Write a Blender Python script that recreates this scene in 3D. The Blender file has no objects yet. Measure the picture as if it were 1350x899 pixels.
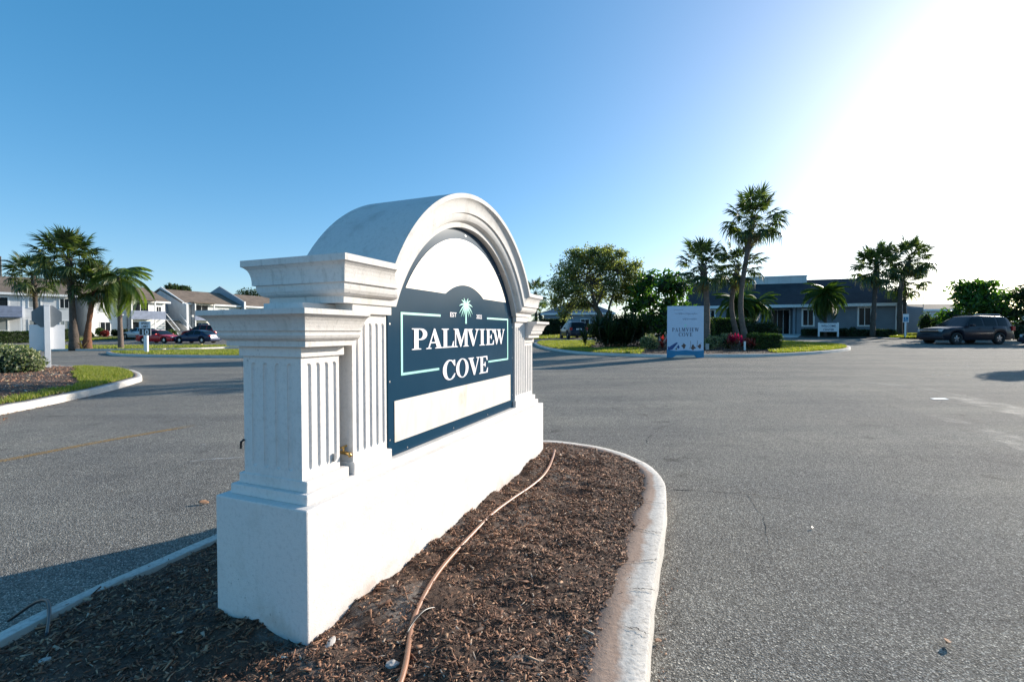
import bpy, bmesh, math, random
import numpy as np
from mathutils import Vector, Matrix
from mathutils.geometry import delaunay_2d_cdt
PI = math.pi
random.seed(7); rng = np.random.default_rng(11)
S = bpy.context.scene
COL = S.collection

# ------------------------------------------------------------------ camera
CAMH = 1.1; FPX = 615.2; PITCH = 0.0204; ROLL = -0.002; YAW = 0.3807
MON = (-0.7054, 1.5865)                      # front left corner of the monument
cd = bpy.data.cameras.new('camera'); cam = bpy.data.objects.new('camera', cd); COL.objects.link(cam)
cd.sensor_width = 36.0; cd.lens = 36.0*FPX/1350; cd.clip_start = 0.05; cd.clip_end = 3000
_c, _s = math.cos(ROLL), math.sin(ROLL); _cp, _sp = math.cos(PITCH), math.sin(PITCH)
_r = Vector((_c, _s*_sp, _s*_cp)); _u = Vector((-_s, _c*_sp, _c*_cp)); _f = Vector((0, _cp, -_sp))
m = Matrix((( _r.x, _u.x, -_f.x, 0), (_r.y, _u.y, -_f.y, 0), (_r.z, _u.z, -_f.z, CAMH), (0, 0, 0, 1)))
cam.matrix_world = m
S.camera = cam
S.render.resolution_x = 1024; S.render.resolution_y = 681

# ------------------------------------------------------------------ light
SUN_AZ, SUN_EL = math.radians(54), math.radians(16.5)
w = bpy.data.worlds.new("World"); S.world = w; w.use_nodes = True
nt = w.node_tree; bg = nt.nodes['Background']; sky = nt.nodes.new('ShaderNodeTexSky')
sky.sky_type = 'NISHITA'; sky.sun_disc = False; sky.sun_elevation = SUN_EL; sky.sun_rotation = SUN_AZ
sky.air_density = 0.8; sky.dust_density = 0.8; sky.ozone_density = 3.0; sky.altitude = 0
hs = nt.nodes.new('ShaderNodeHueSaturation'); hs.inputs['Saturation'].default_value = 1.30
ga = nt.nodes.new('ShaderNodeGamma'); ga.inputs[1].default_value = .70       # the camera's soft shoulder, over the whole sky
tn = nt.nodes.new('ShaderNodeVectorMath'); tn.operation = 'MULTIPLY'; tn.inputs[1].default_value = (1.36, 1.40, 1.40)
nt.links.new(sky.outputs[0], hs.inputs['Color']); nt.links.new(hs.outputs[0], ga.inputs[0]); nt.links.new(ga.outputs[0], tn.inputs[0]); nt.links.new(tn.outputs[0], bg.inputs[0]); bg.inputs[1].default_value = 0.13
ld = bpy.data.lights.new('sun', 'SUN'); sun = bpy.data.objects.new('sun', ld); COL.objects.link(sun)
ld.energy = 4.3; ld.angle = math.radians(0.55); ld.color = (1, 0.91, 0.79)
SD = Vector((math.sin(SUN_AZ)*math.cos(SUN_EL), math.cos(SUN_AZ)*math.cos(SUN_EL), math.sin(SUN_EL)))
sun.rotation_euler = SD.to_track_quat('Z', 'Y').to_euler(); sun.location = (30, 20, 20)
S.view_settings.view_transform = 'Standard'; S.view_settings.look = 'None'
S.view_settings.exposure = 0.92; S.view_settings.gamma = 1

# ------------------------------------------------------------------ materials
def nodes(name):
    m = bpy.data.materials.new(name); m.use_nodes = True
    return m, m.node_tree, m.node_tree.nodes['Principled BSDF']
def N(nt, t, **k):
    n = nt.nodes.new(t)
    for a, b in k.items():
        if a in n.inputs.keys(): n.inputs[a].default_value = b
        else: setattr(n, a, b)
    return n
def ramp(nt, src, stops):
    r = nt.nodes.new('ShaderNodeValToRGB'); e = r.color_ramp.elements
    while len(e) < len(stops): e.new(0.5)
    for q, (p, c) in zip(e, stops): q.position = p; q.color = (*c, 1) if len(c) == 3 else c
    nt.links.new(src, r.inputs[0]); return r
def noise(nt, scale, detail=4, rough=.55, co=None, dist=0.0):
    n = nt.nodes.new('ShaderNodeTexNoise'); n.inputs['Scale'].default_value = scale
    n.inputs['Detail'].default_value = detail; n.inputs['Roughness'].default_value = rough
    n.inputs['Distortion'].default_value = dist
    if co is not None: nt.links.new(co, n.inputs['Vector'])
    return n
def mix(nt, fac, a, b, mode='MIX'):
    n = nt.nodes.new('ShaderNodeMix'); n.data_type = 'RGBA'; n.blend_type = mode
    for s, v in ((0, fac), (6, a), (7, b)):
        if hasattr(v, 'node'): nt.links.new(v, n.inputs[s])
        elif isinstance(v, (int, float)): n.inputs[s].default_value = v
        else: n.inputs[s].default_value = (*v, 1)
    return n.outputs[2]
def bump(nt, p, h, strength, dist):
    b = nt.nodes.new('ShaderNodeBump'); b.inputs['Strength'].default_value = strength
    b.inputs['Distance'].default_value = dist; nt.links.new(h, b.inputs['Height'])
    nt.links.new(b.outputs[0], p.inputs['Normal']); return b
def simple(name, c, rough=.6, var=.12, scale=6.0, bs=0.0, bscale=40, bd=.005, metal=0, spec=.5, emit=None):
    m, nt, p = nodes(name)
    tc = nt.nodes.new('ShaderNodeTexCoord').outputs['Object']
    n = noise(nt, scale, co=tc)
    lo = tuple(x*(1-var) for x in c); hi = tuple(min(1, x*(1+var)) for x in c)
    r = ramp(nt, n.outputs[0], [(.3, lo), (.7, hi)])
    nt.links.new(r.outputs[0], p.inputs['Base Color'])
    p.inputs['Roughness'].default_value = rough; p.inputs['Metallic'].default_value = metal
    p.inputs['Specular IOR Level'].default_value = spec
    if bs: bump(nt, p, noise(nt, bscale, 5, .6, tc).outputs[0], bs, bd)
    return m
def leafy(name, cols, rough=.5, trans=.35, tcol=None, spec=.35):
    """leaf material: colour differs leaf by leaf, light passes through"""
    m, nt, p = nodes(name)
    g = nt.nodes.new('ShaderNodeNewGeometry')
    k = len(cols); r = ramp(nt, g.outputs['Random Per Island'], [(i/(k-1) if k > 1 else 0, c) for i, c in enumerate(cols)])
    nt.links.new(r.outputs[0], p.inputs['Base Color']); p.inputs['Roughness'].default_value = rough
    p.inputs['Specular IOR Level'].default_value = spec
    t = nt.nodes.new('ShaderNodeBsdfTranslucent')
    tc = mix(nt, 1.0, r.outputs[0], tcol or (1.5, 1.7, .6), 'MULTIPLY'); nt.links.new(tc, t.inputs[0])
    mx = nt.nodes.new('ShaderNodeMixShader'); mx.inputs[0].default_value = trans
    nt.links.new(p.outputs[0], mx.inputs[1]); nt.links.new(t.outputs[0], mx.inputs[2])
    nt.links.new(mx.outputs[0], nt.nodes['Material Output'].inputs[0])
    return m

def asphalt_mat():
    m, nt, p = nodes('asphalt')
    tc = nt.nodes.new('ShaderNodeTexCoord').outputs['Object']
    v = nt.nodes.new('ShaderNodeTexVoronoi'); v.inputs['Scale'].default_value = 210; nt.links.new(tc, v.inputs['Vector'])
    v2 = nt.nodes.new('ShaderNodeTexVoronoi'); v2.inputs['Scale'].default_value = 105; nt.links.new(tc, v2.inputs['Vector'])
    sp = nt.nodes.new('ShaderNodeSeparateColor'); nt.links.new(v.outputs['Color'], sp.inputs[0])
    a = ramp(nt, sp.outputs[0], [(0, (.080, .074, .065)), (.35, (.17, .158, .140)), (.8, (.235, .220, .195)), (1, (.56, .53, .47))]).outputs[0]
    sp2 = nt.nodes.new('ShaderNodeSeparateColor'); nt.links.new(v2.outputs['Color'], sp2.inputs[0])
    b = ramp(nt, sp2.outputs[0], [(0, (.62, .62, .62)), (.4, (.97, .97, .97)), (.93, (1.12, 1.12, 1.12)), (1, (1.7, 1.68, 1.6))]).outputs[0]
    c = mix(nt, .8, a, b, 'MULTIPLY')
    n1 = noise(nt, .45, 5, .6, tc); n2 = noise(nt, 2.3, 6, .7, tc, .6)
    st = nt.nodes.new('ShaderNodeMapping'); st.inputs['Scale'].default_value = (.22, 1.6, 1); st.inputs['Rotation'].default_value = (0, 0, .2)
    nt.links.new(tc, st.inputs[0]); n3 = noise(nt, .8, 5, .6, st.outputs[0])
    c = mix(nt, 1, c, ramp(nt, n1.outputs[0], [(.3, (.86, .87, .9)), (.7, (1.16, 1.14, 1.1))]).outputs[0], 'MULTIPLY')
    c = mix(nt, .7, c, ramp(nt, n2.outputs[0], [(.28, (.66, .66, .67)), (.44, (1, 1, 1)), (.75, (1.12, 1.11, 1.08))]).outputs[0], 'MULTIPLY')
    c = mix(nt, .8, c, ramp(nt, n3.outputs[0], [(.3, (.78, .78, .80)), (.7, (1.18, 1.18, 1.14))]).outputs[0], 'MULTIPLY')
    # old oil spots and dark tyre wear
    n4 = noise(nt, 2.6, 3, .5, tc, .3); c = mix(nt, .6, c, ramp(nt, n4.outputs[0], [(.24, (.42, .41, .41)), (.33, (1, 1, 1))]).outputs[0], 'MULTIPLY')
    nt.links.new(c, p.inputs['Base Color'])
    p.inputs['Roughness'].default_value = .95; p.inputs['Specular IOR Level'].default_value = .12
    h = mix(nt, .5, v.outputs['Distance'], v2.outputs['Distance'])
    bump(nt, p, h, .7, .007)
    return m
def stucco_mat(name, c, stain=(.55, .52, .46), amt=.5, fine=220, soil=0, drip=0):
    m, nt, p = nodes(name)
    tc = nt.nodes.new('ShaderNodeTexCoord').outputs['Object']
    n1 = noise(nt, 7, 6, .65, tc); n2 = noise(nt, 60, 4, .7, tc); n3 = noise(nt, 2.2, 3, .5, tc)
    b = ramp(nt, n2.outputs[0], [(.30, tuple(x*.86 for x in c)), (.5, c)]).outputs[0]
    b = mix(nt, ramp(nt, n1.outputs[0], [(.52, (0, 0, 0)), (.75, (amt, amt, amt))]).outputs[0], b, stain)
    # black mildew flecks gather on the upward and overhanging edges
    n4 = noise(nt, 95, 2, .5, tc); n5 = noise(nt, 4.5, 4, .6, tc)
    f = nt.nodes.new('ShaderNodeMath'); f.operation = 'MULTIPLY'
    nt.links.new(ramp(nt, n4.outputs[0], [(.64, (0, 0, 0)), (.72, (1, 1, 1))]).outputs[0], f.inputs[0])
    nt.links.new(ramp(nt, n5.outputs[0], [(.54, (0, 0, 0)), (.7, (.8, .8, .8))]).outputs[0], f.inputs[1])
    b = mix(nt, f.outputs[0], b, (.12, .115, .10))
    b = mix(nt, .6, b, ramp(nt, n3.outputs[0], [(.3, (.9, .9, .92)), (.7, (1.05, 1.03, 1))]).outputs[0], 'MULTIPLY')
    if drip:      # dark rain streaks run down the mouldings
        mp = nt.nodes.new('ShaderNodeMapping'); mp.inputs['Scale'].default_value = (26, 26, 3.5); nt.links.new(tc, mp.inputs[0])
        n6 = noise(nt, 1.6, 5, .7, mp.outputs[0]); b = mix(nt, ramp(nt, n6.outputs[0], [(.55, (0, 0, 0)), (.72, (.45, .45, .45))]).outputs[0], b, (.30, .285, .25))
    if soil:      # soil splash and sprinkler rust near the ground
        sx_ = nt.nodes.new('ShaderNodeSeparateXYZ'); nt.links.new(tc, sx_.inputs[0]); n7 = noise(nt, 5, 6, .7, tc)
        m1 = nt.nodes.new('ShaderNodeMath'); m1.operation = 'MULTIPLY_ADD'; m1.inputs[1].default_value = .34; m1.inputs[2].default_value = -.09; nt.links.new(n7.outputs[0], m1.inputs[0])
        m2 = nt.nodes.new('ShaderNodeMath'); m2.operation = 'SUBTRACT'; nt.links.new(m1.outputs[0], m2.inputs[0]); nt.links.new(sx_.outputs[2], m2.inputs[1])
        b = mix(nt, ramp(nt, m2.outputs[0], [(0.0, (0, 0, 0)), (.10, (.55, .55, .55))]).outputs[0], b, (.46, .33, .25))
    nt.links.new(b, p.inputs['Base Color']); p.inputs['Roughness'].default_value = .85; p.inputs['Specular IOR Level'].default_value = .25
    bump(nt, p, mix(nt, .5, noise(nt, fine, 3, .6, tc).outputs[0], n2.outputs[0]), .55, .004)
    return m
def kerb_mat():
    m, nt, p = nodes('worn_concrete_kerb')
    tc = nt.nodes.new('ShaderNodeTexCoord').outputs['Object']
    at = nt.nodes.new('ShaderNodeAttribute'); at.attribute_name = 'inner'
    n1 = noise(nt, 3.5, 6, .65, tc); n2 = noise(nt, 45, 5, .7, tc); n3 = noise(nt, 1.1, 3, .5, tc)
    b = ramp(nt, n2.outputs[0], [(.3, (.33, .31, .285)), (.5, (.58, .55, .505)), (.8, (.70, .67, .62))]).outputs[0]
    ad = nt.nodes.new('ShaderNodeMath'); ad.operation = 'ADD'; nt.links.new(at.outputs['Fac'], ad.inputs[0])
    mu = nt.nodes.new('ShaderNodeMath'); mu.operation = 'MULTIPLY'; mu.inputs[1].default_value = 1.1
    nt.links.new(n1.outputs[0], mu.inputs[0]); nt.links.new(mu.outputs[0], ad.inputs[1])
    b = mix(nt, ramp(nt, ad.outputs[0], [(.80, (0, 0, 0)), (1.25, (.85, .85, .85))]).outputs[0], b, (.34, .215, .15))
    b = mix(nt, 1, b, ramp(nt, n3.outputs[0], [(.3, (.82, .8, .78)), (.7, (1.05, 1.05, 1.05))]).outputs[0], 'MULTIPLY')
    nt.links.new(b, p.inputs['Base Color']); p.inputs['Roughness'].default_value = .9
    bump(nt, p, n2.outputs[0], .6, .006)
    return m
def mulch_mat(name='mulch_soil', sandy=.53):
    m, nt, p = nodes(name)
    tc = nt.nodes.new('ShaderNodeTexCoord').outputs['Object']
    n1 = noise(nt, 1.7, 6, .7, tc, .8); n2 = noise(nt, 38, 5, .7, tc); n3 = noise(nt, 130, 3, .6, tc)
    b = ramp(nt, n2.outputs[0], [(.3, (.024, .013, .008)), (.5, (.075, .042, .027)), (.75, (.14, .085, .055))]).outputs[0]
    s = ramp(nt, n3.outputs[0], [(.3, (.10, .085, .074)), (.7, (.27, .235, .205))]).outputs[0]
    b = mix(nt, ramp(nt, n1.outputs[0], [(sandy, (0, 0, 0)), (sandy+.10, (.85, .85, .85))]).outputs[0], b, s)
    nt.links.new(b, p.inputs['Base Color']); p.inputs['Roughness'].default_value = .95
    bump(nt, p, n2.outputs[0], .9, .02)
    return m
def siding_mat(name, c, groove=.30, axis='X'):
    m, nt, p = nodes(name)
    tc = nt.nodes.new('ShaderNodeTexCoord').outputs['Object']
    n1 = noise(nt, 1.3, 5, .6, tc); wv = nt.nodes.new('ShaderNodeTexWave'); wv.bands_direction = axis
    wv.inputs['Scale'].default_value = groove; wv.wave_profile = 'SAW'; nt.links.new(tc, wv.inputs[0])
    b = ramp(nt, n1.outputs[0], [(.3, tuple(x*.88 for x in c)), (.7, tuple(min(1, x*1.06) for x in c))]).outputs[0]
    b = mix(nt, ramp(nt, wv.outputs[0], [(.90, (0, 0, 0)), (.97, (.35, .35, .35))]).outputs[0], b, tuple(x*.55 for x in c))
    nt.links.new(b, p.inputs['Base Color']); p.inputs['Roughness'].default_value = .8
    return m
def roof_mat(name, c):
    m, nt, p = nodes(name)
    tc = nt.nodes.new('ShaderNodeTexCoord').outputs['Object']
    n1 = noise(nt, .9, 5, .65, tc); n2 = noise(nt, 9, 5, .8, tc)
    br = nt.nodes.new('ShaderNodeTexBrick'); br.inputs['Scale'].default_value = 2.5; nt.links.new(tc, br.inputs[0])
    br.inputs['Color1'].default_value = (.85, .85, .85, 1); br.inputs['Color2'].default_value = (1.15, 1.1, 1.05, 1); br.inputs['Mortar'].default_value = (.7, .7, .7, 1)
    b = ramp(nt, n1.outputs[0], [(.3, tuple(x*.75 for x in c)), (.7, tuple(x*1.2 for x in c))]).outputs[0]
    b = mix(nt, .8, b, br.outputs[0], 'MULTIPLY'); b = mix(nt, .7, b, ramp(nt, n2.outputs[0], [(.3, (.8, .8, .8)), (.7, (1.15, 1.15, 1.15))]).outputs[0], 'MULTIPLY')
    nt.links.new(b, p.inputs['Base Color']); p.inputs['Roughness'].default_value = .85; p.inputs['Specular IOR Level'].default_value = .2
    return m
def chips_mat(name='bark_chips', k=1.0):
    m, nt, p = nodes(name)
    g = nt.nodes.new('ShaderNodeNewGeometry')
    r = ramp(nt, g.outputs['Random Per Island'], [(0, (.024, .012, .007)), (.25, (.085, .038, .021)), (.55, (.20, .088, .045)), (.84, (.33, .16, .082)), (.96, (.44, .26, .14)), (1, (.50, .41, .31))])
    tc = nt.nodes.new('ShaderNodeTexCoord').outputs['Object']
    for q in r.color_ramp.elements: q.color = (min(.6, q.color[0]*k+.02*(k-1)), min(.5, q.color[1]*k*1.05+.02*(k-1)), min(.45, q.color[2]*k*1.15+.02*(k-1)), 1)
    c = mix(nt, .6, r.outputs[0], ramp(nt, noise(nt, 120, 3, .6, tc).outputs[0], [(.3, (.6, .6, .6)), (.7, (1.3, 1.3, 1.3))]).outputs[0], 'MULTIPLY')
    nt.links.new(c, p.inputs['Base Color']); p.inputs['Roughness'].default_value = .75
    return m
def glass_mat(name, c=(.02, .03, .035), rough=.05):
    m, nt, p = nodes(name); p.inputs['Base Color'].default_value = (*c, 1); p.inputs['Roughness'].default_value = rough
    p.inputs['Specular IOR Level'].default_value = .2
    tc = nt.nodes.new('ShaderNodeTexCoord').outputs['Object']; bump(nt, p, noise(nt, 1.5, 2, .5, tc).outputs[0], .05, .02)
    return m
def paint_mat(name, c, rough=.28, metal=.2):
    m, nt, p = nodes(name)
    tc = nt.nodes.new('ShaderNodeTexCoord').outputs['Object']
    nt.links.new(ramp(nt, noise(nt, 3, 4, .6, tc).outputs[0], [(.3, tuple(x*.9 for x in c)), (.7, tuple(x*1.1 for x in c))]).outputs[0], p.inputs['Base Color'])
    p.inputs['Roughness'].default_value = rough; p.inputs['Metallic'].default_value = metal
    p.inputs['Coat Weight'].default_value = .22; p.inputs['Specular IOR Level'].default_value = .3; p.inputs['Coat Roughness'].default_value = .08
    return m
def panel_mat():
    m, nt, p = nodes('navy_sign_face')
    tc = nt.nodes.new('ShaderNodeTexCoord').outputs['Object']
    nt.links.new(ramp(nt, noise(nt, 4, 4, .6, tc).outputs[0], [(.3, (.008, .040, .076)), (.7, (.011, .046, .086))]).outputs[0], p.inputs['Base Color'])
    p.inputs['Roughness'].default_value = .16; p.inputs['Specular IOR Level'].default_value = .12
    return m
def marble_mat():
    m, nt, p = nodes('cream_marbled_face')
    tc = nt.nodes.new('ShaderNodeTexCoord').outputs['Object']
    mp = nt.nodes.new('ShaderNodeMapping'); mp.inputs['Rotation'].default_value = (0, .6, 0); mp.inputs['Scale'].default_value = (2.2, 1, .8); nt.links.new(tc, mp.inputs[0])
    n = noise(nt, 4, 6, .6, mp.outputs[0], 1.2)
    nt.links.new(ramp(nt, n.outputs[0], [(.3, (.60, .50, .42)), (.42, (.70, .63, .55)), (.6, (.75, .69, .61))]).outputs[0], p.inputs['Base Color'])
    p.inputs['Roughness'].default_value = .45
    return m
def worn_mat(name, c, thr, scale=6, stretch=(1, 1, 1)):
    """worn paint or dust: the asphalt shows through where it is gone"""
    m, nt, p = nodes(name)
    tc = nt.nodes.new('ShaderNodeTexCoord').outputs['Object']
    mp = nt.nodes.new('ShaderNodeMapping'); mp.inputs['Scale'].default_value = stretch; nt.links.new(tc, mp.inputs[0])
    p.inputs['Base Color'].default_value = (*c, 1); p.inputs['Roughness'].default_value = .8
    at = nt.nodes.new('ShaderNodeAttribute'); at.attribute_name = 'edge'
    n = noise(nt, scale, 6, .75, mp.outputs[0]); v = noise(nt, 110, 3, .7, tc)
    a = nt.nodes.new('ShaderNodeMath'); a.operation = 'MULTIPLY'
    nt.links.new(ramp(nt, n.outputs[0], [(thr, (0, 0, 0)), (thr+.2, (1, 1, 1))]).outputs[0], a.inputs[0])
    nt.links.new(ramp(nt, v.outputs[0], [(.42, (0, 0, 0)), (.6, (.8, .8, .8))]).outputs[0], a.inputs[1])
    b = nt.nodes.new('ShaderNodeMath'); b.operation = 'MULTIPLY'; nt.links.new(a.outputs[0], b.inputs[0]); nt.links.new(at.outputs['Fac'], b.inputs[1])
    nt.links.new(b.outputs[0], p.inputs['Alpha'])
    return m

M = {}
M['asphalt'] = asphalt_mat(); M['kerb'] = kerb_mat(); M['mulch'] = mulch_mat(); M['chips'] = chips_mat(); M['chips_dry'] = chips_mat('dry_bark_chips', 1.8)
M['mulch_dark'] = simple('bed_soil', (.045, .026, .018), .95, .5, 5, .7, 25, .03)
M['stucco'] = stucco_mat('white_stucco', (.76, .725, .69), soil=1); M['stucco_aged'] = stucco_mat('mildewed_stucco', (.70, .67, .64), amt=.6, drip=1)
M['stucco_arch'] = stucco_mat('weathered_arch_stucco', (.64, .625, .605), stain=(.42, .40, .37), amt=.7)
M['panel'] = panel_mat(); M['cream'] = marble_mat()
M['letters'] = simple('white_lettering', (.78, .76, .80), .5, .04); M['mint'] = simple('mint_lettering', (.30, .72, .62), .5, .04)
M['screw'] = simple('steel_screw', (.6, .6, .6), .3, .1, metal=1); M['brass'] = simple('brass', (.62, .40, .14), .35, .25, 60, metal=1)
M['pipe'] = simple('brown_hose_rubber', (.30, .145, .085), .42, .18, 9, .15, 90, .002); M['black_rubber'] = simple('black_rubber', (.018, .018, .02), .35, .2)
M['grass_base'] = simple('grass_soil', (.06, .075, .022), .95, .4, 5, .6, 30, .03)
M['grass'] = leafy('grass_blades', [(.10, .15, .022), (.17, .23, .035), (.24, .29, .05), (.34, .34, .09), (.42, .36, .17)], trans=.5, tcol=(1.35, 1.35, .5))
M['lawn_far'] = simple('far_lawn', (.075, .12, .025), .95, .35, 1.2, .4, 8, .05)
M['palm'] = leafy('sabal_frond', [(.022, .042, .014), (.045, .075, .022), (.085, .115, .035), (.15, .17, .06)], .38, .35, spec=.5)
def bark_mat(name, c, c2, rings=5.0):
    m, nt, p = nodes(name); tc = nt.nodes.new('ShaderNodeTexCoord').outputs['Object']
    wv = nt.nodes.new('ShaderNodeTexWave'); wv.bands_direction = 'Z'; wv.inputs['Scale'].default_value = rings; wv.inputs['Distortion'].default_value = 3.5; wv.inputs['Detail'].default_value = 4; nt.links.new(tc, wv.inputs[0])
    n = noise(nt, 9, 5, .7, tc); b = ramp(nt, n.outputs[0], [(.3, c2), (.65, c)]).outputs[0]
    b = mix(nt, .55, b, ramp(nt, wv.outputs[0], [(.1, (.55, .52, .5)), (.6, (1.1, 1.1, 1.1))]).outputs[0], 'MULTIPLY')
    nt.links.new(b, p.inputs['Base Color']); p.inputs['Roughness'].default_value = .95; bump(nt, p, mix(nt, .5, wv.outputs[0], n.outputs[0]), .9, .05); return m
M['palm_dry'] = leafy('dry_frond', [(.20, .15, .07), (.30, .24, .13)], .7, .3)
M['feather'] = leafy('feather_frond', [(.06, .10, .02), (.12, .17, .035), (.22, .26, .07)], .4, .4, spec=.5)
M['olive'] = leafy('olive_leaf', [(.07, .085, .035), (.13, .145, .06), (.21, .22, .11), (.38, .36, .23)], .5, .62)
M['shrub'] = leafy('shrub_leaf', [(.018, .035, .010), (.035, .065, .016), (.06, .10, .025)], .5, .3)
M['shrub_dark'] = leafy('dark_shrub_leaf', [(.012, .024, .010), (.022, .042, .014), (.04, .065, .02)], .5, .25)
M['hedge'] = leafy('hedge_leaf', [(.03, .055, .014), (.055, .095, .022), (.10, .15, .035)], .5, .35)
M['varieg'] = leafy('variegated_leaf', [(.06, .10, .03), (.13, .18, .06), (.30, .32, .17), (.46, .45, .30)], .5, .3, (1.2, 1.3, .8))
M['banana'] = leafy('broad_leaf', [(.03, .07, .012), (.06, .13, .02), (.10, .19, .03)], .35, .45, spec=.5)
M['ti_pink'] = leafy('pink_ti_leaf', [(.35, .02, .09), (.55, .04, .16), (.20, .02, .05)], .4, .4, (1.6, .5, .7))
M['ti_red'] = leafy('red_ti_leaf', [(.16, .02, .025), (.30, .05, .05), (.38, .14, .10), (.10, .03, .03)], .4, .4, (1.6, .6, .5))
M['core'] = simple('foliage_core', (.012, .020, .008), .95, .3)
M['bark'] = bark_mat('palm_bark', (.15, .12, .10), (.07, .055, .045)); M['bark_red'] = bark_mat('reddish_palm_bark', (.27, .13, .075), (.15, .065, .035))
M['bark_tree'] = simple('tree_bark', (.10, .08, .06), .95, .4, 9, .9, 14, .03); M['bark_grey'] = bark_mat('ringed_palm_bark', (.25, .19, .16), (.15, .11, .09))
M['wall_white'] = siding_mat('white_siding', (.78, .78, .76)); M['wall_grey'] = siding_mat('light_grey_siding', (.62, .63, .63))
M['wall_blue'] = siding_mat('blue_grey_siding', (.27, .32, .37)); M['wall_slate'] = simple('slate_grey_wall', (.185, .225, .265), .85, .08, 1.5)
M['wall_slate2'] = simple('pale_slate_wall', (.22, .27, .32), .85, .08, 1.5)
M['trim'] = simple('white_trim', (.78, .78, .77), .6, .05); M['rail'] = simple('blue_grey_rail', (.24, .28, .38), .7, .15, 3)
M['roof_brown'] = roof_mat('brown_shingle', (.21, .165, .13)); M['roof_dark'] = roof_mat('charcoal_shingle', (.040, .044, .052)); M['roof_blue'] = roof_mat('blue_grey_shingle', (.16, .19, .23))
M['glass'] = glass_mat('window_glass', (.012, .016, .02), .22); M['glass_pale'] = glass_mat('curtained_glass', (.30, .32, .31), .12); M['carglass'] = glass_mat('car_glass', (.008, .012, .015), .06)
M['white_paint'] = simple('white_painted_wood', (.80, .80, .81), .5, .04); M['sign_back'] = simple('aluminium_sign_back', (.17, .19, .21), .45, .1, metal=.3)
M['sign_white'] = simple('white_sign_face', (.76, .76, .78), .5, .03); M['sign_black'] = simple('black_sign_print', (.02, .02, .022), .5, .1)
M['blue_print'] = simple('blue_print', (.01, .19, .36), .5, .1); M['blue_dark'] = simple('dark_blue_print', (.02, .07, .22), .5, .1); M['brown_print'] = simple('brown_print', (.12, .07, .06), .6, .3, 20)
M['pale_blue'] = simple('pale_blue_board', (.50, .60, .74), .5, .03); M['ink'] = simple('navy_print', (.06, .08, .14), .5, .1); M['script_ink'] = simple('grey_script_print', (.28, .34, .44), .5, .1)
M['tyre'] = simple('tyre', (.018, .018, .018), .8, .2, 20); M['rim'] = simple('alloy_rim', (.55, .56, .58), .3, .1, metal=.9)
M['car_black'] = paint_mat('dark_navy_car_paint', (.010, .013, .028)); M['car_plum'] = paint_mat('dark_blue_van_paint', (.008, .009, .018), .35, .0)
M['car_red'] = paint_mat('red_car_paint', (.52, .018, .022), .3, .05); M['car_blue'] = paint_mat('dark_blue_car_paint', (.010, .022, .060)); M['car_silver'] = paint_mat('silver_car_paint', (.45, .47, .48), .35, .6); M['car_maroon'] = paint_mat('maroon_car_paint', (.20, .012, .016))
M['plastic'] = simple('black_plastic', (.02, .02, .02), .6, .1); M['chrome'] = simple('chrome', (.7, .7, .7), .15, .05, metal=1)
M['lamp'] = glass_mat('headlamp_glass', (.55, .57, .58), .1); M['tail'] = simple('red_tail_lamp', (.45, .012, .012), .25, .1)
M['leaf_dead'] = simple('dead_leaf', (.30, .17, .10), .8, .3, 30); M['paper'] = simple('paper_litter', (.75, .75, .74), .8, .05)
M['stone'] = simple('pale_stone', (.42, .39, .36), .9, .2, 25, .4, 60, .004)
M['concrete'] = simple('pale_concrete', (.42, .41, .39), .9, .15, 3, .3, 40, .004); M['yellow'] = simple('yellow_wheel_stop', (.55, .42, .16), .8, .2)
M['yellow_line'] = worn_mat('faded_yellow_line', (.50, .27, .05), .16, 5); M['dust'] = worn_mat('pale_dust', (.34, .33, .30), .42, 2.5)
M['scuff'] = worn_mat('white_scuff', (.70, .70, .68), .42, 8); M['crack'] = simple('tar_crack', (.015, .015, .015), .7, .2); M['grit'] = worn_mat('dark_grit', (.05, .035, .028), .30, 4)
M['wood_pole'] = simple('wood_pole', (.10, .08, .065), .9, .2)

# ------------------------------------------------------------------ helpers
def tag(o, label=None, cat=None, group=None, kind=None):
    if label: o['label'] = label
    if cat: o['category'] = cat
    if group: o['group'] = group
    if kind: o['kind'] = kind
    return o
def link(name, me, mat=None, parent=None, loc=None, rot=None):
    o = bpy.data.objects.new(name, me); COL.objects.link(o)
    if mat is not None and me is not None and not len(me.materials): me.materials.append(M[mat] if isinstance(mat, str) else mat)
    if parent is not None: o.parent = parent
    if loc is not None: o.location = loc
    if rot is not None: o.rotation_euler = rot
    return o
def empty(name, loc=(0, 0, 0), rz=0.0, label=None, cat=None, group=None):
    o = bpy.data.objects.new(name, None); COL.objects.link(o); o.location = loc; o.rotation_euler = (0, 0, rz); o.empty_display_size = .2
    return tag(o, label, cat, group)
def mesh_np(name, V, F, smooth=False):
    V = np.asarray(V, dtype=np.float32).reshape(-1, 3); F = np.asarray(F, dtype=np.int32)
    n, k = F.shape; me = bpy.data.meshes.new(name)
    me.vertices.add(len(V)); me.vertices.foreach_set('co', V.ravel())
    me.loops.add(n*k); me.loops.foreach_set('vertex_index', F.ravel())
    me.polygons.add(n); me.polygons.foreach_set('loop_start', np.arange(0, n*k, k, dtype=np.int32)); me.polygons.foreach_set('loop_total', np.full(n, k, dtype=np.int32))
    if smooth: me.polygons.foreach_set('use_smooth', np.ones(n, dtype=bool))
    me.update(calc_edges=True); return me
def mesh_py(name, V, F, smooth=False):
    me = bpy.data.meshes.new(name); me.from_pydata([tuple(map(float, v)) for v in V], [], F); me.update()
    if smooth: me.polygons.foreach_set('use_smooth', [True]*len(me.polygons))
    return me
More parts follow.
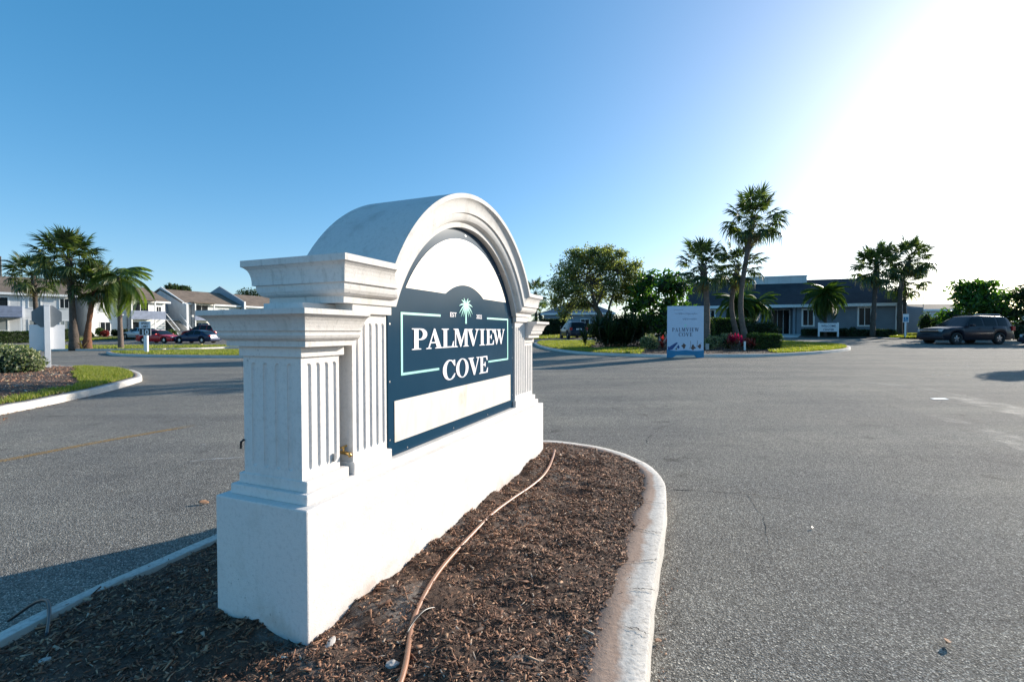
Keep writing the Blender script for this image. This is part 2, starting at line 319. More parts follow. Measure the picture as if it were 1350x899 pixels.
class MB:
    """gathers simple solids into one mesh"""
    def __init__(s): s.V = []; s.F = []
    def add(s, V, F):
        b = len(s.V); s.V += [tuple(v) for v in V]; s.F += [[b+i for i in f] for f in F]; return s
    def box(s, x0, x1, y0, y1, z0, z1, bev=0.0):
        if bev <= 0:
            V = [(x, y, z) for z in (z0, z1) for y in (y0, y1) for x in (x0, x1)]
            return s.add(V, [(0, 2, 3, 1), (4, 5, 7, 6), (0, 1, 5, 4), (1, 3, 7, 5), (3, 2, 6, 7), (2, 0, 4, 6)])
        bm = bmesh.new(); bmesh.ops.create_cube(bm, size=1)
        for v in bm.verts: v.co = Vector(((x0+x1)/2+v.co.x*(x1-x0), (y0+y1)/2+v.co.y*(y1-y0), (z0+z1)/2+v.co.z*(z1-z0)))
        bmesh.ops.bevel(bm, geom=bm.edges[:], offset=bev, segments=2, affect='EDGES', profile=.6)
        bm.verts.index_update(); s.add([v.co[:] for v in bm.verts], [[v.index for v in f.verts] for f in bm.faces]); bm.free(); return s
    def prism(s, pts, y0, y1, axis='y'):
        n = len(pts)
        f = {'y': lambda a, b, t: (a, t, b), 'z': lambda a, b, t: (a, b, t), 'x': lambda a, b, t: (t, a, b)}[axis]
        V = [f(a, b, y0) for a, b in pts]+[f(a, b, y1) for a, b in pts]
        return s.add(V, [list(range(n)), list(range(2*n-1, n-1, -1))]+[(i, i+n, (i+1) % n+n, (i+1) % n) for i in range(n)])
    def tube(s, P, R, seg=8, cap=True):
        P = [Vector(p) for p in P]; n = len(P); R = R if hasattr(R, '__len__') else [R]*n; V = []; F = []
        up = Vector((0, 0, 1))
        for i, p in enumerate(P):
            d = (P[min(i+1, n-1)]-P[max(i-1, 0)]).normalized()
            a = d.cross(up if abs(d.z) < .95 else Vector((1, 0, 0))).normalized(); b = d.cross(a)
            for k in range(seg): t = 2*PI*k/seg; V.append(p+(a*math.cos(t)+b*math.sin(t))*R[i])
        for i in range(n-1):
            for k in range(seg): F.append((i*seg+k, i*seg+(k+1) % seg, (i+1)*seg+(k+1) % seg, (i+1)*seg+k))
        if cap: F.append(list(range(seg))); F.append([(n-1)*seg+k for k in range(seg-1, -1, -1)])
        return s.add(V, F)
    def quad(s, a, b, c, d): return s.add([a, b, c, d], [(0, 1, 2, 3)])
    def mesh(s, name, smooth=False, fix=True):
        me = mesh_py(name, s.V, s.F, smooth)
        if fix:
            bm = bmesh.new(); bm.from_mesh(me); bmesh.ops.recalc_face_normals(bm, faces=bm.faces[:]); bm.to_mesh(me); bm.free()
        return me
    def build(s, name, mat, parent=None, smooth=False, **k): return link(name, s.mesh(name, smooth), mat, parent, **k)
def cat_rom(P, n=8):
    P = [np.array(p, float) for p in P]; P = [2*P[0]-P[1]]+P+[2*P[-1]-P[-2]]; out = []
    for i in range(1, len(P)-2):
        for t in np.linspace(0, 1, n, endpoint=False):
            a, b, c, d = P[i-1:i+3]; out.append(.5*((2*b)+(-a+c)*t+(2*a-5*b+4*c-d)*t*t+(-a+3*b-3*c+d)*t**3))
    out.append(P[-2]); return out

# terrain: the lot is level near the camera and rises gently further off
def smooth(t): t = np.clip(t, 0, 1); return t*t*(3-2*t)
def terr(x, y):
    x = np.asarray(x, float); y = np.asarray(y, float)
    a = x/np.maximum(y, 6.0); t = smooth((a+.2)/.65)
    R = np.interp(y, [8, 18, 28, 36, 42, 60, 300], [0, .13, .34, .64, .88, 1.0, 1.05])
    L = np.interp(y, [45, 52, 58, 66, 300], [0, .08, .55, .75, 1.0])
    return -.12+L+(R-L)*t
def ray(px, py):
    a, b = px-675, py-449.5; X = _c*a+_s*b; Y = -(-_s*a+_c*b); u = Y/FPX
    return np.array([X/FPX, _cp+u*_sp, -_sp+u*_cp])
def G(px, py, dz=0.0):
    """the point of the terrain seen at this pixel of the photograph"""
    r = ray(px, py); lo, hi = .5, 400.
    f = lambda t: CAMH+r[2]*t-(float(terr(r[0]*t, r[1]*t))+dz)
    t = lo
    while f(t) > 0 and t < hi: t *= 1.01
    lo = t/1.01; hi = t
    for _ in range(30):
        mid = (lo+hi)/2
        if f(mid) > 0: lo = mid
        else: hi = mid
    return (r[0]*lo, r[1]*lo)
def at(px, Y, dz=0.0):
    """ground point at depth Y in the direction of this pixel column"""
    x = ray(px, 437)[0]/ray(px, 437)[1]*Y; return (x, Y, float(terr(x, Y))+dz)
def zat(px, py, Y): r = ray(px, py); return CAMH+r[2]/r[1]*Y

def inside(P, poly):
    x, y = P[:, 0], P[:, 1]; r = np.zeros(len(P), bool); n = len(poly)
    for i in range(n):
        x0, y0 = poly[i]; x1, y1 = poly[(i+1) % n]
        c = ((y0 > y) != (y1 > y)) & (x < (x1-x0)*(y-y0)/(y1-y0+1e-12)+x0); r ^= c
    return r
def edge_dist(P, poly):
    d = np.full(len(P), 1e9); n = len(poly)
    for i in range(n):
        a = np.array(poly[i]); b = np.array(poly[(i+1) % n]); ab = b-a; L = (ab**2).sum()+1e-12
        t = np.clip(((P-a)@ab)/L, 0, 1); d = np.minimum(d, np.hypot(*(P-(a+t[:, None]*ab)).T))
    return d
def offset_poly(poly, d):
    """move a closed outline inward by d (a number or one per vertex)"""
    P = np.array(poly); n = len(P); area = .5*np.sum(P[:, 0]*np.roll(P[:, 1], -1)-np.roll(P[:, 0], -1)*P[:, 1])
    T = np.roll(P, -1, 0)-np.roll(P, 1, 0); T /= np.linalg.norm(T, axis=1)[:, None]+1e-9
    Nn = np.stack([-T[:, 1], T[:, 0]], 1)*(1 if area > 0 else -1)
    return P+Nn*np.asarray(d).reshape(-1, 1)
def resample(poly, step, closed=True):
    P = [np.array(p, float) for p in poly]; 
    if closed: P.append(P[0])
    out = []
    for a, b in zip(P[:-1], P[1:]):
        k = max(1, int(np.hypot(*(b-a))/step))
        for i in range(k): out.append(a+(b-a)*i/k)
    if not closed: out.append(P[-1])
    return np.array(out)
def sheet(name, poly, step, zf, mat, kind='structure', parent=None, smooth_=True):
    """ground sheet filling an outline, height from zf(x, y)"""
    B = resample(poly, step); x0, y0 = B.min(0); x1, y1 = B.max(0)
    g = np.stack(np.meshgrid(np.arange(x0, x1, step), np.arange(y0, y1, step)), -1).reshape(-1, 2)+rng.uniform(-.15, .15, 2)*step
    g = g[inside(g, B)]; g = g[edge_dist(g, B) > step*.5] if len(g) else g
    pts = np.vstack([B, g]); nB = len(B)
    v, e, f, *_ = delaunay_2d_cdt([Vector(p) for p in pts], [], [list(range(nB))], 1, 1e-6)
    V = np.array([tuple(q) for q in v]); Z = zf(V[:, 0], V[:, 1])
    me = mesh_py(name, np.column_stack([V, Z]), [list(q) for q in f], smooth_)
    bm = bmesh.new(); bm.from_mesh(me)
    for q in bm.faces:
        q.normal_update()
        if q.normal.z < 0: q.normal_flip()
    bm.to_mesh(me); bm.free()
    o = link(name, me, mat, parent); 
    if parent is None: tag(o, kind=kind)
    return o
def fbm(x, y, s, seed=0):
    r = np.random.default_rng(seed); z = np.zeros_like(x)
    for k in range(5):
        a, b, c, d = r.uniform(0, 6.28, 4); f = 2**k/s
        z += (np.sin(f*x*1.1+a+1.7*np.sin(f*y*.9+b))*np.sin(f*y*1.2+c+1.3*np.sin(f*x*.8+d)))/1.7**k
    return z
def kerb(name, outer, width, h, zf, closed=True, jag=0.0):
    """kerb ring: outer edge line, inner edge, standing h above the road"""
    O = resample(outer, .18 if len(outer) < 200 else .3, closed); n = len(O)
    wv = np.interp(np.arange(n), np.linspace(0, n, len(width)), width) if hasattr(width, '__len__') else np.full(n, width)
    if closed: off = lambda d: offset_poly(O, d)
    else:
        T = np.gradient(O, axis=0); T /= np.linalg.norm(T, axis=1)[:, None]; Nn = np.stack([-T[:, 1], T[:, 0]], 1); off = lambda d: O+Nn*np.asarray(d).reshape(-1, 1)
    jit = fbm(O[:, 0], O[:, 1], .15, 3)*.004
    rows = [(off(-.008+jit), -.04), (off(jit), h-.009), (off(.006+jit), h-.001), (off(.05), h), (off(wv*.55), h+.001), (off(wv), h), (off(wv), h-.12)]
    inn = [0, 0, 0, .15, .55, 1, 1]; V = []; A = []
    for (q, z), a in zip(rows, inn):
        zz = zf(O[:, 0], O[:, 1])+z+(fbm(O[:, 0], O[:, 1], .4, 5)*.003 if z > 0 else 0)
        V.append(np.column_stack([q, zz])); A += [a]*n
    V = np.vstack(V); F = []; m = n if closed else n-1
    for r in range(len(rows)-1):
        for i in range(m): j = (i+1) % n; F.append((r*n+i, r*n+j, (r+1)*n+j, (r+1)*n+i))
    me = mesh_np(name, V, F, False); at_ = me.attributes.new('inner', 'FLOAT', 'POINT'); at_.data.foreach_set('value', np.array(A, np.float32))
    bm = bmesh.new(); bm.from_mesh(me); bmesh.ops.recalc_face_normals(bm, faces=bm.faces[:]); bm.to_mesh(me); bm.free()
    for p in me.polygons: p.use_smooth = True
    o = link(name, me, 'kerb'); tag(o, kind='structure'); return o

def scatter(poly, n, cond=None):
    P = np.array(poly); lo, hi = P.min(0), P.max(0); out = np.zeros((0, 2))
    while len(out) < n:
        q = rng.uniform(lo, hi, (n*3, 2)); q = q[inside(q, P)]
        if cond is not None: q = q[cond(q)]
        if not len(q): break
        out = np.vstack([out, q])
    return out[:n]
def chips(name, P, Z, lmin, lmax, mat='chips', kind='stuff', parent=None, flat=.5, label=None, cat=None, slim=1.0):
    n = len(P); L = lmin+(lmax-lmin)*rng.beta(1.3, 3.2, n); W = L*rng.uniform(.12, .42, n)*slim; T = L*rng.uniform(.04, .14, n)
    base = np.array([(x, y, z) for z in (-1, 1) for y in (-1, 1) for x in (-1, 1)], float)*.5
    base = np.tile(base, (n, 1, 1)); base *= np.stack([L, W, T], 1)[:, None, :]
    base[:, [1, 3, 5, 7], 1] *= rng.uniform(.15, .9, (n, 1)); base[:, [0, 4], 1] += (W*rng.uniform(-.3, .3, n))[:, None]
    a = rng.uniform(0, 2*PI, n); b = rng.normal(0, flat, n); c = rng.normal(0, flat, n)
    ca, sa, cb, sb, cc, sc = np.cos(a), np.sin(a), np.cos(b), np.sin(b), np.cos(c), np.sin(c)
    R = np.zeros((n, 3, 3)); R[:, 0, 0] = ca*cb; R[:, 0, 1] = ca*sb*sc-sa*cc; R[:, 0, 2] = ca*sb*cc+sa*sc
    R[:, 1, 0] = sa*cb; R[:, 1, 1] = sa*sb*sc+ca*cc; R[:, 1, 2] = sa*sb*cc-ca*sc; R[:, 2, 0] = -sb; R[:, 2, 1] = cb*sc; R[:, 2, 2] = cb*cc
    V = np.einsum('nij,nkj->nki', R, base)+np.column_stack([P, Z+T*.4])[:, None, :]
    q = np.array([(0, 2, 3, 1), (4, 5, 7, 6), (0, 1, 5, 4), (1, 3, 7, 5), (3, 2, 6, 7), (2, 0, 4, 6)])
    F = (np.arange(n)[:, None, None]*8+q[None]).reshape(-1, 4)
    return tag(link(name, mesh_np(name, V, F), mat, parent), label, cat, kind=kind)
def blades(name, P, Z, h, wd, mat='grass', label=None):
    n = len(P); H = h*rng.uniform(.5, 1.3, n); a = rng.uniform(0, 2*PI, n); W = wd*rng.uniform(.6, 1.3, n)
    d = np.stack([np.cos(a), np.sin(a)], 1); l = rng.uniform(0, 2*PI, n); ln = np.stack([np.cos(l), np.sin(l)], 1)*(H*rng.uniform(.1, .8, n))[:, None]
    b0 = np.column_stack([P-d*W[:, None], Z]); b1 = np.column_stack([P+d*W[:, None], Z])
    m0 = np.column_stack([P-d*W[:, None]*.7+ln*.35, Z+H*.6]); m1 = np.column_stack([P+d*W[:, None]*.7+ln*.35, Z+H*.6]); t = np.column_stack([P+ln, Z+H])
    V = np.stack([b0, b1, m1, m0, t], 1)
    F = (np.arange(n)[:, None, None]*5+np.array([(0, 1, 2), (0, 2, 3), (3, 2, 4)])[None]).reshape(-1, 3)
    return tag(link(name, mesh_np(name, V, F), mat), kind='stuff')
def leaf_quads(C, size, aspect=.5, nrm=None, spread=1.0, droop=0.0, bend=.15):
    """leaves at points C: folded rhombs; returns verts, faces"""
    n = len(C); D = rng.normal(size=(n, 3))
    if nrm is not None: D = D*spread+nrm
    D[:, 2] -= droop; D /= np.linalg.norm(D, axis=1)[:, None]+1e-9
    U = np.cross(D, rng.normal(size=(n, 3))); U /= np.linalg.norm(U, axis=1)[:, None]+1e-9; K = np.cross(D, U)
    L = (size*rng.uniform(.6, 1.35, n))[:, None]; W = L*aspect*.5
    V = np.stack([C-D*L*.5, C+U*W+K*L*bend, C+D*L*.5, C-U*W+K*L*bend], 1)
    return V.reshape(-1, 3), (np.arange(n)[:, None, None]*4+np.array([(0, 1, 2), (0, 2, 3)])[None]).reshape(-1, 3)
def lump(blobs, n, size, jag=.25, fill=.35, seed=1, aspect=.5, droop=0, zmin=None):
    """leaf positions in a crown made of overlapping clumps (cx,cy,cz,rx,ry,rz)"""
    r = np.random.default_rng(seed); vol = np.array([b[3]*b[4]+b[4]*b[5]+b[3]*b[5] for b in blobs]); k = r.choice(len(blobs), n, p=vol/vol.sum()); B = np.array(blobs)[k]
    d = r.normal(size=(n, 3)); d /= np.linalg.norm(d, axis=1)[:, None]
    wob = 1+jag*(np.sin(d[:, 0]*5+k*1.3)*np.sin(d[:, 1]*6+k*.7)*np.sin(d[:, 2]*5+k)+.5*np.sin(d[:, 0]*11+k)*np.sin(d[:, 2]*13+2*k))
    rad = wob*(1-fill*r.beta(1, 1.6, n))
    C = B[:, :3]+d*rad[:, None]*B[:, 3:]
    if zmin is not None: C[:, 2] = np.maximum(C[:, 2], zmin+r.uniform(0, .1, n))
    return leaf_quads(C, size, aspect, d, 1.0, droop)
def ico(blobs, s, jag=.1, seed=2):
    mb = MB(); r = random.Random(seed)
    for b in blobs:
        bm = bmesh.new(); bmesh.ops.create_icosphere(bm, subdivisions=2, radius=1)
        mb.add([(b[0]+v.co.x*b[3]*s*(1+r.uniform(-jag, jag)), b[1]+v.co.y*b[4]*s*(1+r.uniform(-jag, jag)), b[2]+v.co.z*b[5]*s*(1+r.uniform(-jag, jag))) for v in bm.verts], [[v.index for v in f.verts] for f in bm.faces]); bm.free()
    return mb
def shrub(name, loc, blobs, n, size, mat, label, cat='shrub', core=.72, jag=.25, aspect=.5, group=None, seed=1, fill=.3, stems=True):
    """a bush: leaves over a solid dark core that closes the gaps, with a few stems"""
    root = empty(name, loc, random.uniform(0, .3), label, cat, group)
    V, F = lump(blobs, n, size, jag, fill, seed, aspect)
    link('foliage', mesh_np('foliage', V, F), mat, root)
    if core: ico(blobs, core, .12, seed).build('dark_core', 'core', root)['kind'] = 'stuff'  # opaque dark core added to block the view through the leaves
    if stems:
        mb = MB()
        for b in blobs[:6]: mb.tube([(b[0]*.4, b[1]*.4, -.05), (b[0]*.8, b[1]*.8, b[2]*.5), (b[0], b[1], b[2])], [.03, .025, .012], 5)
        mb.build('stem', 'bark_tree', root)
    return root
def hedge(name, loc, rz, L, W, H, n, size, mat, label, group=None, seed=1, wob=.05):
    root = empty(name, loc, rz, label, 'hedge', group); r = np.random.default_rng(seed)
    ar = [L*W*1.3, L*H, L*H, W*H, W*H]; k = r.choice(5, n, p=np.array(ar)/sum(ar)); u, v = r.uniform(-.5, .5, n), r.uniform(0, 1, n); w_ = r.uniform(-.5, .5, n)
    C = np.zeros((n, 3)); D = np.zeros((n, 3))
    for i in range(5):
        q = k == i
        if i == 0: C[q] = np.column_stack([u[q]*L, w_[q]*W, np.full(q.sum(), H)]); D[q] = (0, 0, 1)
        elif i < 3: sgn = 1 if i == 1 else -1; C[q] = np.column_stack([u[q]*L, np.full(q.sum(), sgn*W/2), v[q]*H]); D[q] = (0, sgn, 0)
        else: sgn = 1 if i == 3 else -1; C[q] = np.column_stack([np.full(q.sum(), sgn*L/2), w_[q]*W, v[q]*H]); D[q] = (sgn, 0, 0)
    bump_ = fbm(C[:, 0]+C[:, 2], C[:, 1]+C[:, 2], .35, seed)*wob+r.normal(0, .025, n)-r.exponential(.03, n)
    C += D*bump_[:, None]; V, F = leaf_quads(C, size, .55, D, .9)
    link('foliage', mesh_np('foliage', V, F), mat, root)
    MB().box(-L/2+.07, L/2-.07, -W/2+.07, W/2-.07, -.05, H-.07, .03).build('dark_core', 'core', root)['kind'] = 'stuff'  # dark solid added inside the hedge so nothing shows through
    return root

# ------------------------------------------------------------------ ground and roads
def ground():
    xs = np.concatenate([np.array([-600, -400, -250, -160, -120]), np.arange(-100, 101, 1.25), np.array([120, 160, 250, 400, 600])])
    ys = np.concatenate([np.array([-300, -100, -30, -10, -3]), np.arange(0, 101, 1.0), np.array([110, 130, 160, 200, 300, 450, 700])])
    X, Y = np.meshgrid(xs, ys); Z = terr(X, Y); nx, ny = len(xs), len(ys)
    i = np.arange((ny-1)*(nx-1)); r, c = i//(nx-1), i % (nx-1); a = r*nx+c
    o = link('asphalt_road', mesh_np('asphalt_road', np.stack([X, Y, Z], -1).reshape(-1, 3), np.stack([a, a+1, a+nx+1, a+nx], 1), True), 'asphalt'); tag(o, kind='structure')
ground()
sheet('far_lawn', [(-400, 84), (-60, 84), (0, 66), (60, 64), (400, 60), (400, 450), (-400, 450)], 12, lambda x, y: terr(x, y)+.08, 'lawn_far')

def strip(name, pts, width, dz, mat, kind='structure', taper=.25, zf=None, wig=0.0):
    P = np.array(cat_rom([np.array(p, float) for p in pts], 10)); T = np.gradient(P, axis=0); T /= np.linalg.norm(T, axis=1)[:, None]; Nn = np.stack([-T[:, 1], T[:, 0]], 1)
    n = len(P); wd = np.interp(np.linspace(0, 1, n), np.linspace(0, 1, len(width)), width) if hasattr(width, '__len__') else np.full(n, width)
    cols = [-1, -.6, 0, .6, 1]; V = []; A = []
    for c in cols:
        q = P+Nn*(wd*c*.5)[:, None]; V.append(np.column_stack([q, terr(q[:, 0], q[:, 1])+dz])); A.append(np.where(np.arange(n) % n == 0, 0, 1)*(0 if abs(c) == 1 else 1)*np.minimum(1, np.minimum(np.arange(n), n-1-np.arange(n))/3))
    F = [(r*n+i, r*n+i+1, (r+1)*n+i+1, (r+1)*n+i) for r in range(4) for i in range(n-1)]
    me = mesh_np(name, np.vstack(V), F); a = me.attributes.new('edge', 'FLOAT', 'POINT'); a.data.foreach_set('value', np.concatenate(A).astype(np.float32))
    return tag(link(name, me, mat), kind=kind)
strip('yellow_line', [G(-60, 616), G(0, 608), G(130, 583), G(262, 560)], .15, .004, 'yellow_line')
strip('dust_streak', [G(1215, 545), G(1260, 556), G(1310, 572), G(1420, 612)], [.12, .3, .4, .5], .004, 'dust')
strip('dust_streak', [G(1060, 500), G(1180, 508), G(1290, 530), G(1400, 560)], [.2, .5, .7, .5], .0045, 'dust')
for pts, wd in ([[G(232, 612), G(262, 607), G(300, 604), G(330, 603)], [.03, .06, .07, .02]], [[G(262, 592), G(268, 586), G(284, 583)], [.02, .04, .01]], [[G(40, 585), G(60, 580), G(90, 578)], [.02, .05, .02]]):
    strip('scuff_mark', pts, wd, .004, 'scuff')
def crack(pts, wd=.012, jit=.02):
    P = resample(pts, .05, False); r = np.random.default_rng(int(abs(pts[0][0])*1000)); P += np.cumsum(r.normal(0, jit*.25, P.shape), 0)*.5+r.normal(0, jit*.2, P.shape)
    T = np.gradient(P, axis=0); T /= np.linalg.norm(T, axis=1)[:, None]; Nn = np.stack([-T[:, 1], T[:, 0]], 1); n = len(P); W = wd*r.uniform(.25, 1, n)*np.minimum(1, (n-np.arange(n))/6)
    a, b = P+Nn*W[:, None]*.5, P-Nn*W[:, None]*.5; z = terr(P[:, 0], P[:, 1])+.003
    tag(link('crack', mesh_np('crack', np.vstack([np.column_stack([a, z]), np.column_stack([b, z])]), [(i, i+1, n+i+1, n+i) for i in range(n-1)]), 'crack'), kind='structure')
crack([G(886, 645), G(930, 647), G(985, 651), G(1070, 663)], .013); crack([G(863, 566), G(880, 561), G(900, 556)], .012)
crack([G(985, 651), G(1010, 690), G(1018, 730)], .006); crack([G(735, 520), G(790, 517), G(850, 521)], .012); crack([G(853, 585), G(857, 575), G(868, 569)], .012, .03)

# ------------------------------------------------------------------ front island with the monument
right = [(.10, .2), (.26, .8), (.40, 1.38), (.575, 1.90), (.79, 2.46), (1.0, 3.02), (1.125, 3.45), (1.13, 3.82), (1.03, 4.15), (.86, 4.42), (.6, 4.62), (.30, 4.70)]
left = [(-.15, 4.60), (-.62, 4.32), (-1.0, 3.85), (-1.33, 3.2), (-1.58, 2.62), (-1.76, 2.15), (-1.86, 1.84), (-1.98, 1.2), (-2.15, .4), (-2.2, -.6), (-1.3, -1.3), (-.3, -.9)]
isl = [tuple(p) for p in cat_rom(right+left+[right[0]], 6)][:-1]
kw = [.23]*5+[.22, .22, .21, .20, .19, .18, .17]+[.15]*14+[.14]*14+[.2]*4+[.3]*2
flat0 = lambda x, y: np.zeros_like(np.asarray(x, float))-.12
kerb('kerb', isl, kw, .12, flat0)
isl_in = offset_poly(resample(isl, .1), .13+.05*0)
_n = len(isl_in); _w = np.interp(np.arange(_n), np.linspace(0, _n, len(kw)), kw); isl_in = offset_poly(resample(isl, .1), _w*.80+fbm(isl_in[:, 0], isl_in[:, 1], .12, 9)*.030+fbm(isl_in[:, 0], isl_in[:, 1], .03, 19)*.006-.005)
L_, D_ = 2.622, .449
def mon_uv(P):
    U = np.array([math.sin(YAW), math.cos(YAW)]); V = np.array([-math.cos(YAW), math.sin(YAW)]); q = P-np.array(MON); return q@U, q@V
def mulch_z(x, y):
    P = np.column_stack([x, y]); d = edge_dist(P, isl_in); t = smooth(d/.25)
    u_, v_ = mon_uv(P); wall = np.exp(-np.maximum(0, np.abs(v_-D_/2)-D_/2)/.12)*smooth((u_+.3)/.3)*smooth((L_+.3-u_)/.3)
    return .002+.006*t+t*(.013*fbm(x, y, .25, 1)+.006*fbm(x, y, .07, 2))+.02*smooth(d/.5)+wall*(.006+.012*fbm(x, y, .16, 12)+.035*smooth((u_-1.7)/.9))
sheet('mulch_bed', isl_in, .05, mulch_z, 'mulch')
def clear(P): u, v = mon_uv(P); return ~((u > -.0) & (u < 2.62) & (v > 0) & (v < .45))
near = lambda P: clear(P) & (P[:, 1] > .9) & (rng.uniform(0, 1, len(P)) < np.clip(1.0-.75*fbm(P[:, 0], P[:, 1], .35, 21), .06, 1))
P = scatter(isl_in, 62000, near); chips('bark_mulch', P, mulch_z(P[:, 0], P[:, 1])-.001, .006, .042, flat=.4)
P = scatter(isl_in, 9000, lambda P: clear(P) & (P[:, 1] > .9)); chips('wood_fibres', P, mulch_z(P[:, 0], P[:, 1])+.003, .008, .05, flat=.35, slim=.35)
P = scatter(isl_in, 450, near); chips('bark_chunks', P, mulch_z(P[:, 0], P[:, 1]), .012, .042, flat=.35)
P = scatter(isl_in, 500, lambda P: clear(P) & (P[:, 1] > .9)); chips('twig_litter', P, mulch_z(P[:, 0], P[:, 1])+.006, .02, .07, flat=.2, slim=.5)
def kerb_crack(y, x0, x1, dy, wd, sd):
    r = np.random.default_rng(sd); n = 26; t = np.linspace(0, 1, n); P = np.column_stack([x0+(x1-x0)*t, y+dy*t])+np.cumsum(r.normal(0, .0035, (n, 2)), 0); T = np.gradient(P, axis=0); T /= np.linalg.norm(T, axis=1)[:, None]; Nn = np.stack([-T[:, 1], T[:, 0]], 1); W = wd*r.uniform(.2, 1, n)*np.minimum(1, (n-np.arange(n))/8)
    V = np.vstack([np.column_stack([P+Nn*W[:, None]/2, np.full(n, .0075)]), np.column_stack([P-Nn*W[:, None]/2, np.full(n, .0075)])]); tag(link('crack', mesh_np('crack', V, [(i, i+1, n+i+1, n+i) for i in range(n-1)]), 'crack'), kind='structure')
kerb_crack(1.95, .60, .50, .02, .007, 1); kerb_crack(2.22, .69, .44, -.01, .006, 2); kerb_crack(2.52, .80, .66, .05, .009, 3); kerb_crack(2.95, .965, .72, .03, .007, 4); kerb_crack(3.28, 1.08, .83, .0, .006, 5); kerb_crack(1.66, .49, .40, .03, .006, 6); kerb_crack(3.9, 1.12, .90, -.06, .008, 7)
# crumbs and chips spilled along the kerb, on it and in the gutter
Q = resample(isl, .004); o_ = offset_poly(Q, -.015-np.abs(rng.normal(0, .035, len(Q)))); k = (Q[:, 0] > .2) & (Q[:, 1] < 4.0) & (Q[:, 1] > 1.0) & (rng.uniform(0, 1, len(Q)) < np.clip(1.15-Q[:, 1]/3.2, .05, 1)); o_ = o_[k]
chips('gutter_debris', o_, np.full(len(o_), -.12), .004, .022)
Q = resample(isl, .03); kk = np.interp(np.arange(len(Q)), np.linspace(0, len(Q), len(kw)), kw)
i_ = offset_poly(Q, kk-np.abs(rng.normal(0, .06, len(Q)))); chips('kerb_crumbs', i_, np.full(len(i_), .004), .004, .018)
P = scatter([(-8, 1), (9, 1), (10, 9), (-8, 9)], 500, lambda P: ~inside(P, np.array(isl))); chips('road_grit', P, np.full(len(P), -.119), .004, .016)
for px, py, s in ((964, 763, .02), (618, 826, .035), (690, 815, .02)): 
    pass

# ------------------------------------------------------------------ monument
L0, D0 = 2.622, .449
mon = empty('monument_sign', (MON[0], MON[1], 0), PI/2-YAW, 'long white stucco entrance monument with fluted pilasters, arch and navy name panel', 'monument sign')
CF = -.0416; CU = -.039; UU = .149; UF = -.045; APX = L0/2; AZC, AR = .895, .99
def loops_solid(loops, name, mat, parent, capb=True, capt=True, smooth_=False):
    n = len(loops[0]); V = [p for l in loops for p in l]; F = []
    for r in range(len(loops)-1):
        for i in range(n): F.append((r*n+i, r*n+(i+1) % n, (r+1)*n+(i+1) % n, (r+1)*n+i))
    if capb: F.append(list(range(n)))
    if capt: F.append([(len(loops)-1)*n+i for i in range(n-1, -1, -1)])
    mb = MB(); mb.add(V, F); return mb.build(name, mat, parent, smooth_)
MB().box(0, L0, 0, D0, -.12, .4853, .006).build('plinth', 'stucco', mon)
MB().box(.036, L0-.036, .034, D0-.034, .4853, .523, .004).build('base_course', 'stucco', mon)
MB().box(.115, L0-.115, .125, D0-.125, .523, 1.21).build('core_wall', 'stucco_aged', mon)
# profile: (inset, height)
lowprof = [(0, 1.1797), (0, 1.161), (.010, 1.156), (.019, 1.150), (.027, 1.140), (.033, 1.128), (.038, 1.114), (.040, 1.104), (.046, 1.103), (.048, 1.096), (.047, 1.088), (.052, 1.078), (.062, 1.070), (.070, 1.068), (.070, 1.047)]
upprof = [(0, 1.389), (0, 1.364), (.008, 1.360), (.017, 1.351), (.023, 1.338), (.027, 1.322), (.029, 1.305), (.029, 1.289), (.040, 1.287), (.040, 1.276), (.043, 1.262), (.051, 1.250), (.061, 1.244), (.070, 1.242), (.075, 1.240), (.075, 1.213)]
def fluted(a0, a1, z0, z1, centres, w_, f0, f1, put):
    """flat face with round ended flutes cut into it; put(a, z, depth) -> point"""
    r = w_/2; pts = [(a0, z0), (a1, z0), (a1, z1), (a0, z1)]; faces = [[0, 1, 2, 3]]; V2 = list(pts); S_ = 6; rings = []
    for c in centres:
        out = [(c+r*math.cos(t), f1-r+r*math.sin(t)) for t in np.linspace(0, PI, S_+1)]+[(c+r*math.cos(t), f0+r+r*math.sin(t)) for t in np.linspace(PI, 2*PI, S_+1)]
        rings.append((c, out)); faces.append(list(range(len(V2), len(V2)+len(out)))); V2 += out
    v, e, f, ov, oe, of = delaunay_2d_cdt([Vector(p) for p in V2], [], faces, 2, 1e-7)
    mb = MB(); keep = [q for q, o in zip(f, of) if list(o) == [0]]
    mb.add([put(p.x, p.y, 0) for p in v], [list(q) for q in keep])
    for c, out in rings:
        n = len(out); V = []; K = 4
        for k in range(K+1):
            th = k/K*PI/2; rr = math.cos(th)*.97+.03; d = r*.5*math.sin(th)
            for i, (x, z) in enumerate(out):
                cz = f1-r if i <= S_ else f0+r; V.append(put(c+(x-c)*rr, cz+(z-cz)*rr, d))
        F = [(k*n+i, k*n+(i+1) % n, (k+1)*n+(i+1) % n, (k+1)*n+i) for k in range(K) for i in range(n)]; F.append([K*n+i for i in range(n)])
        mb.add(V, F)
    return mb
def mirror_u(m_, u): return L0-u if m_ else u
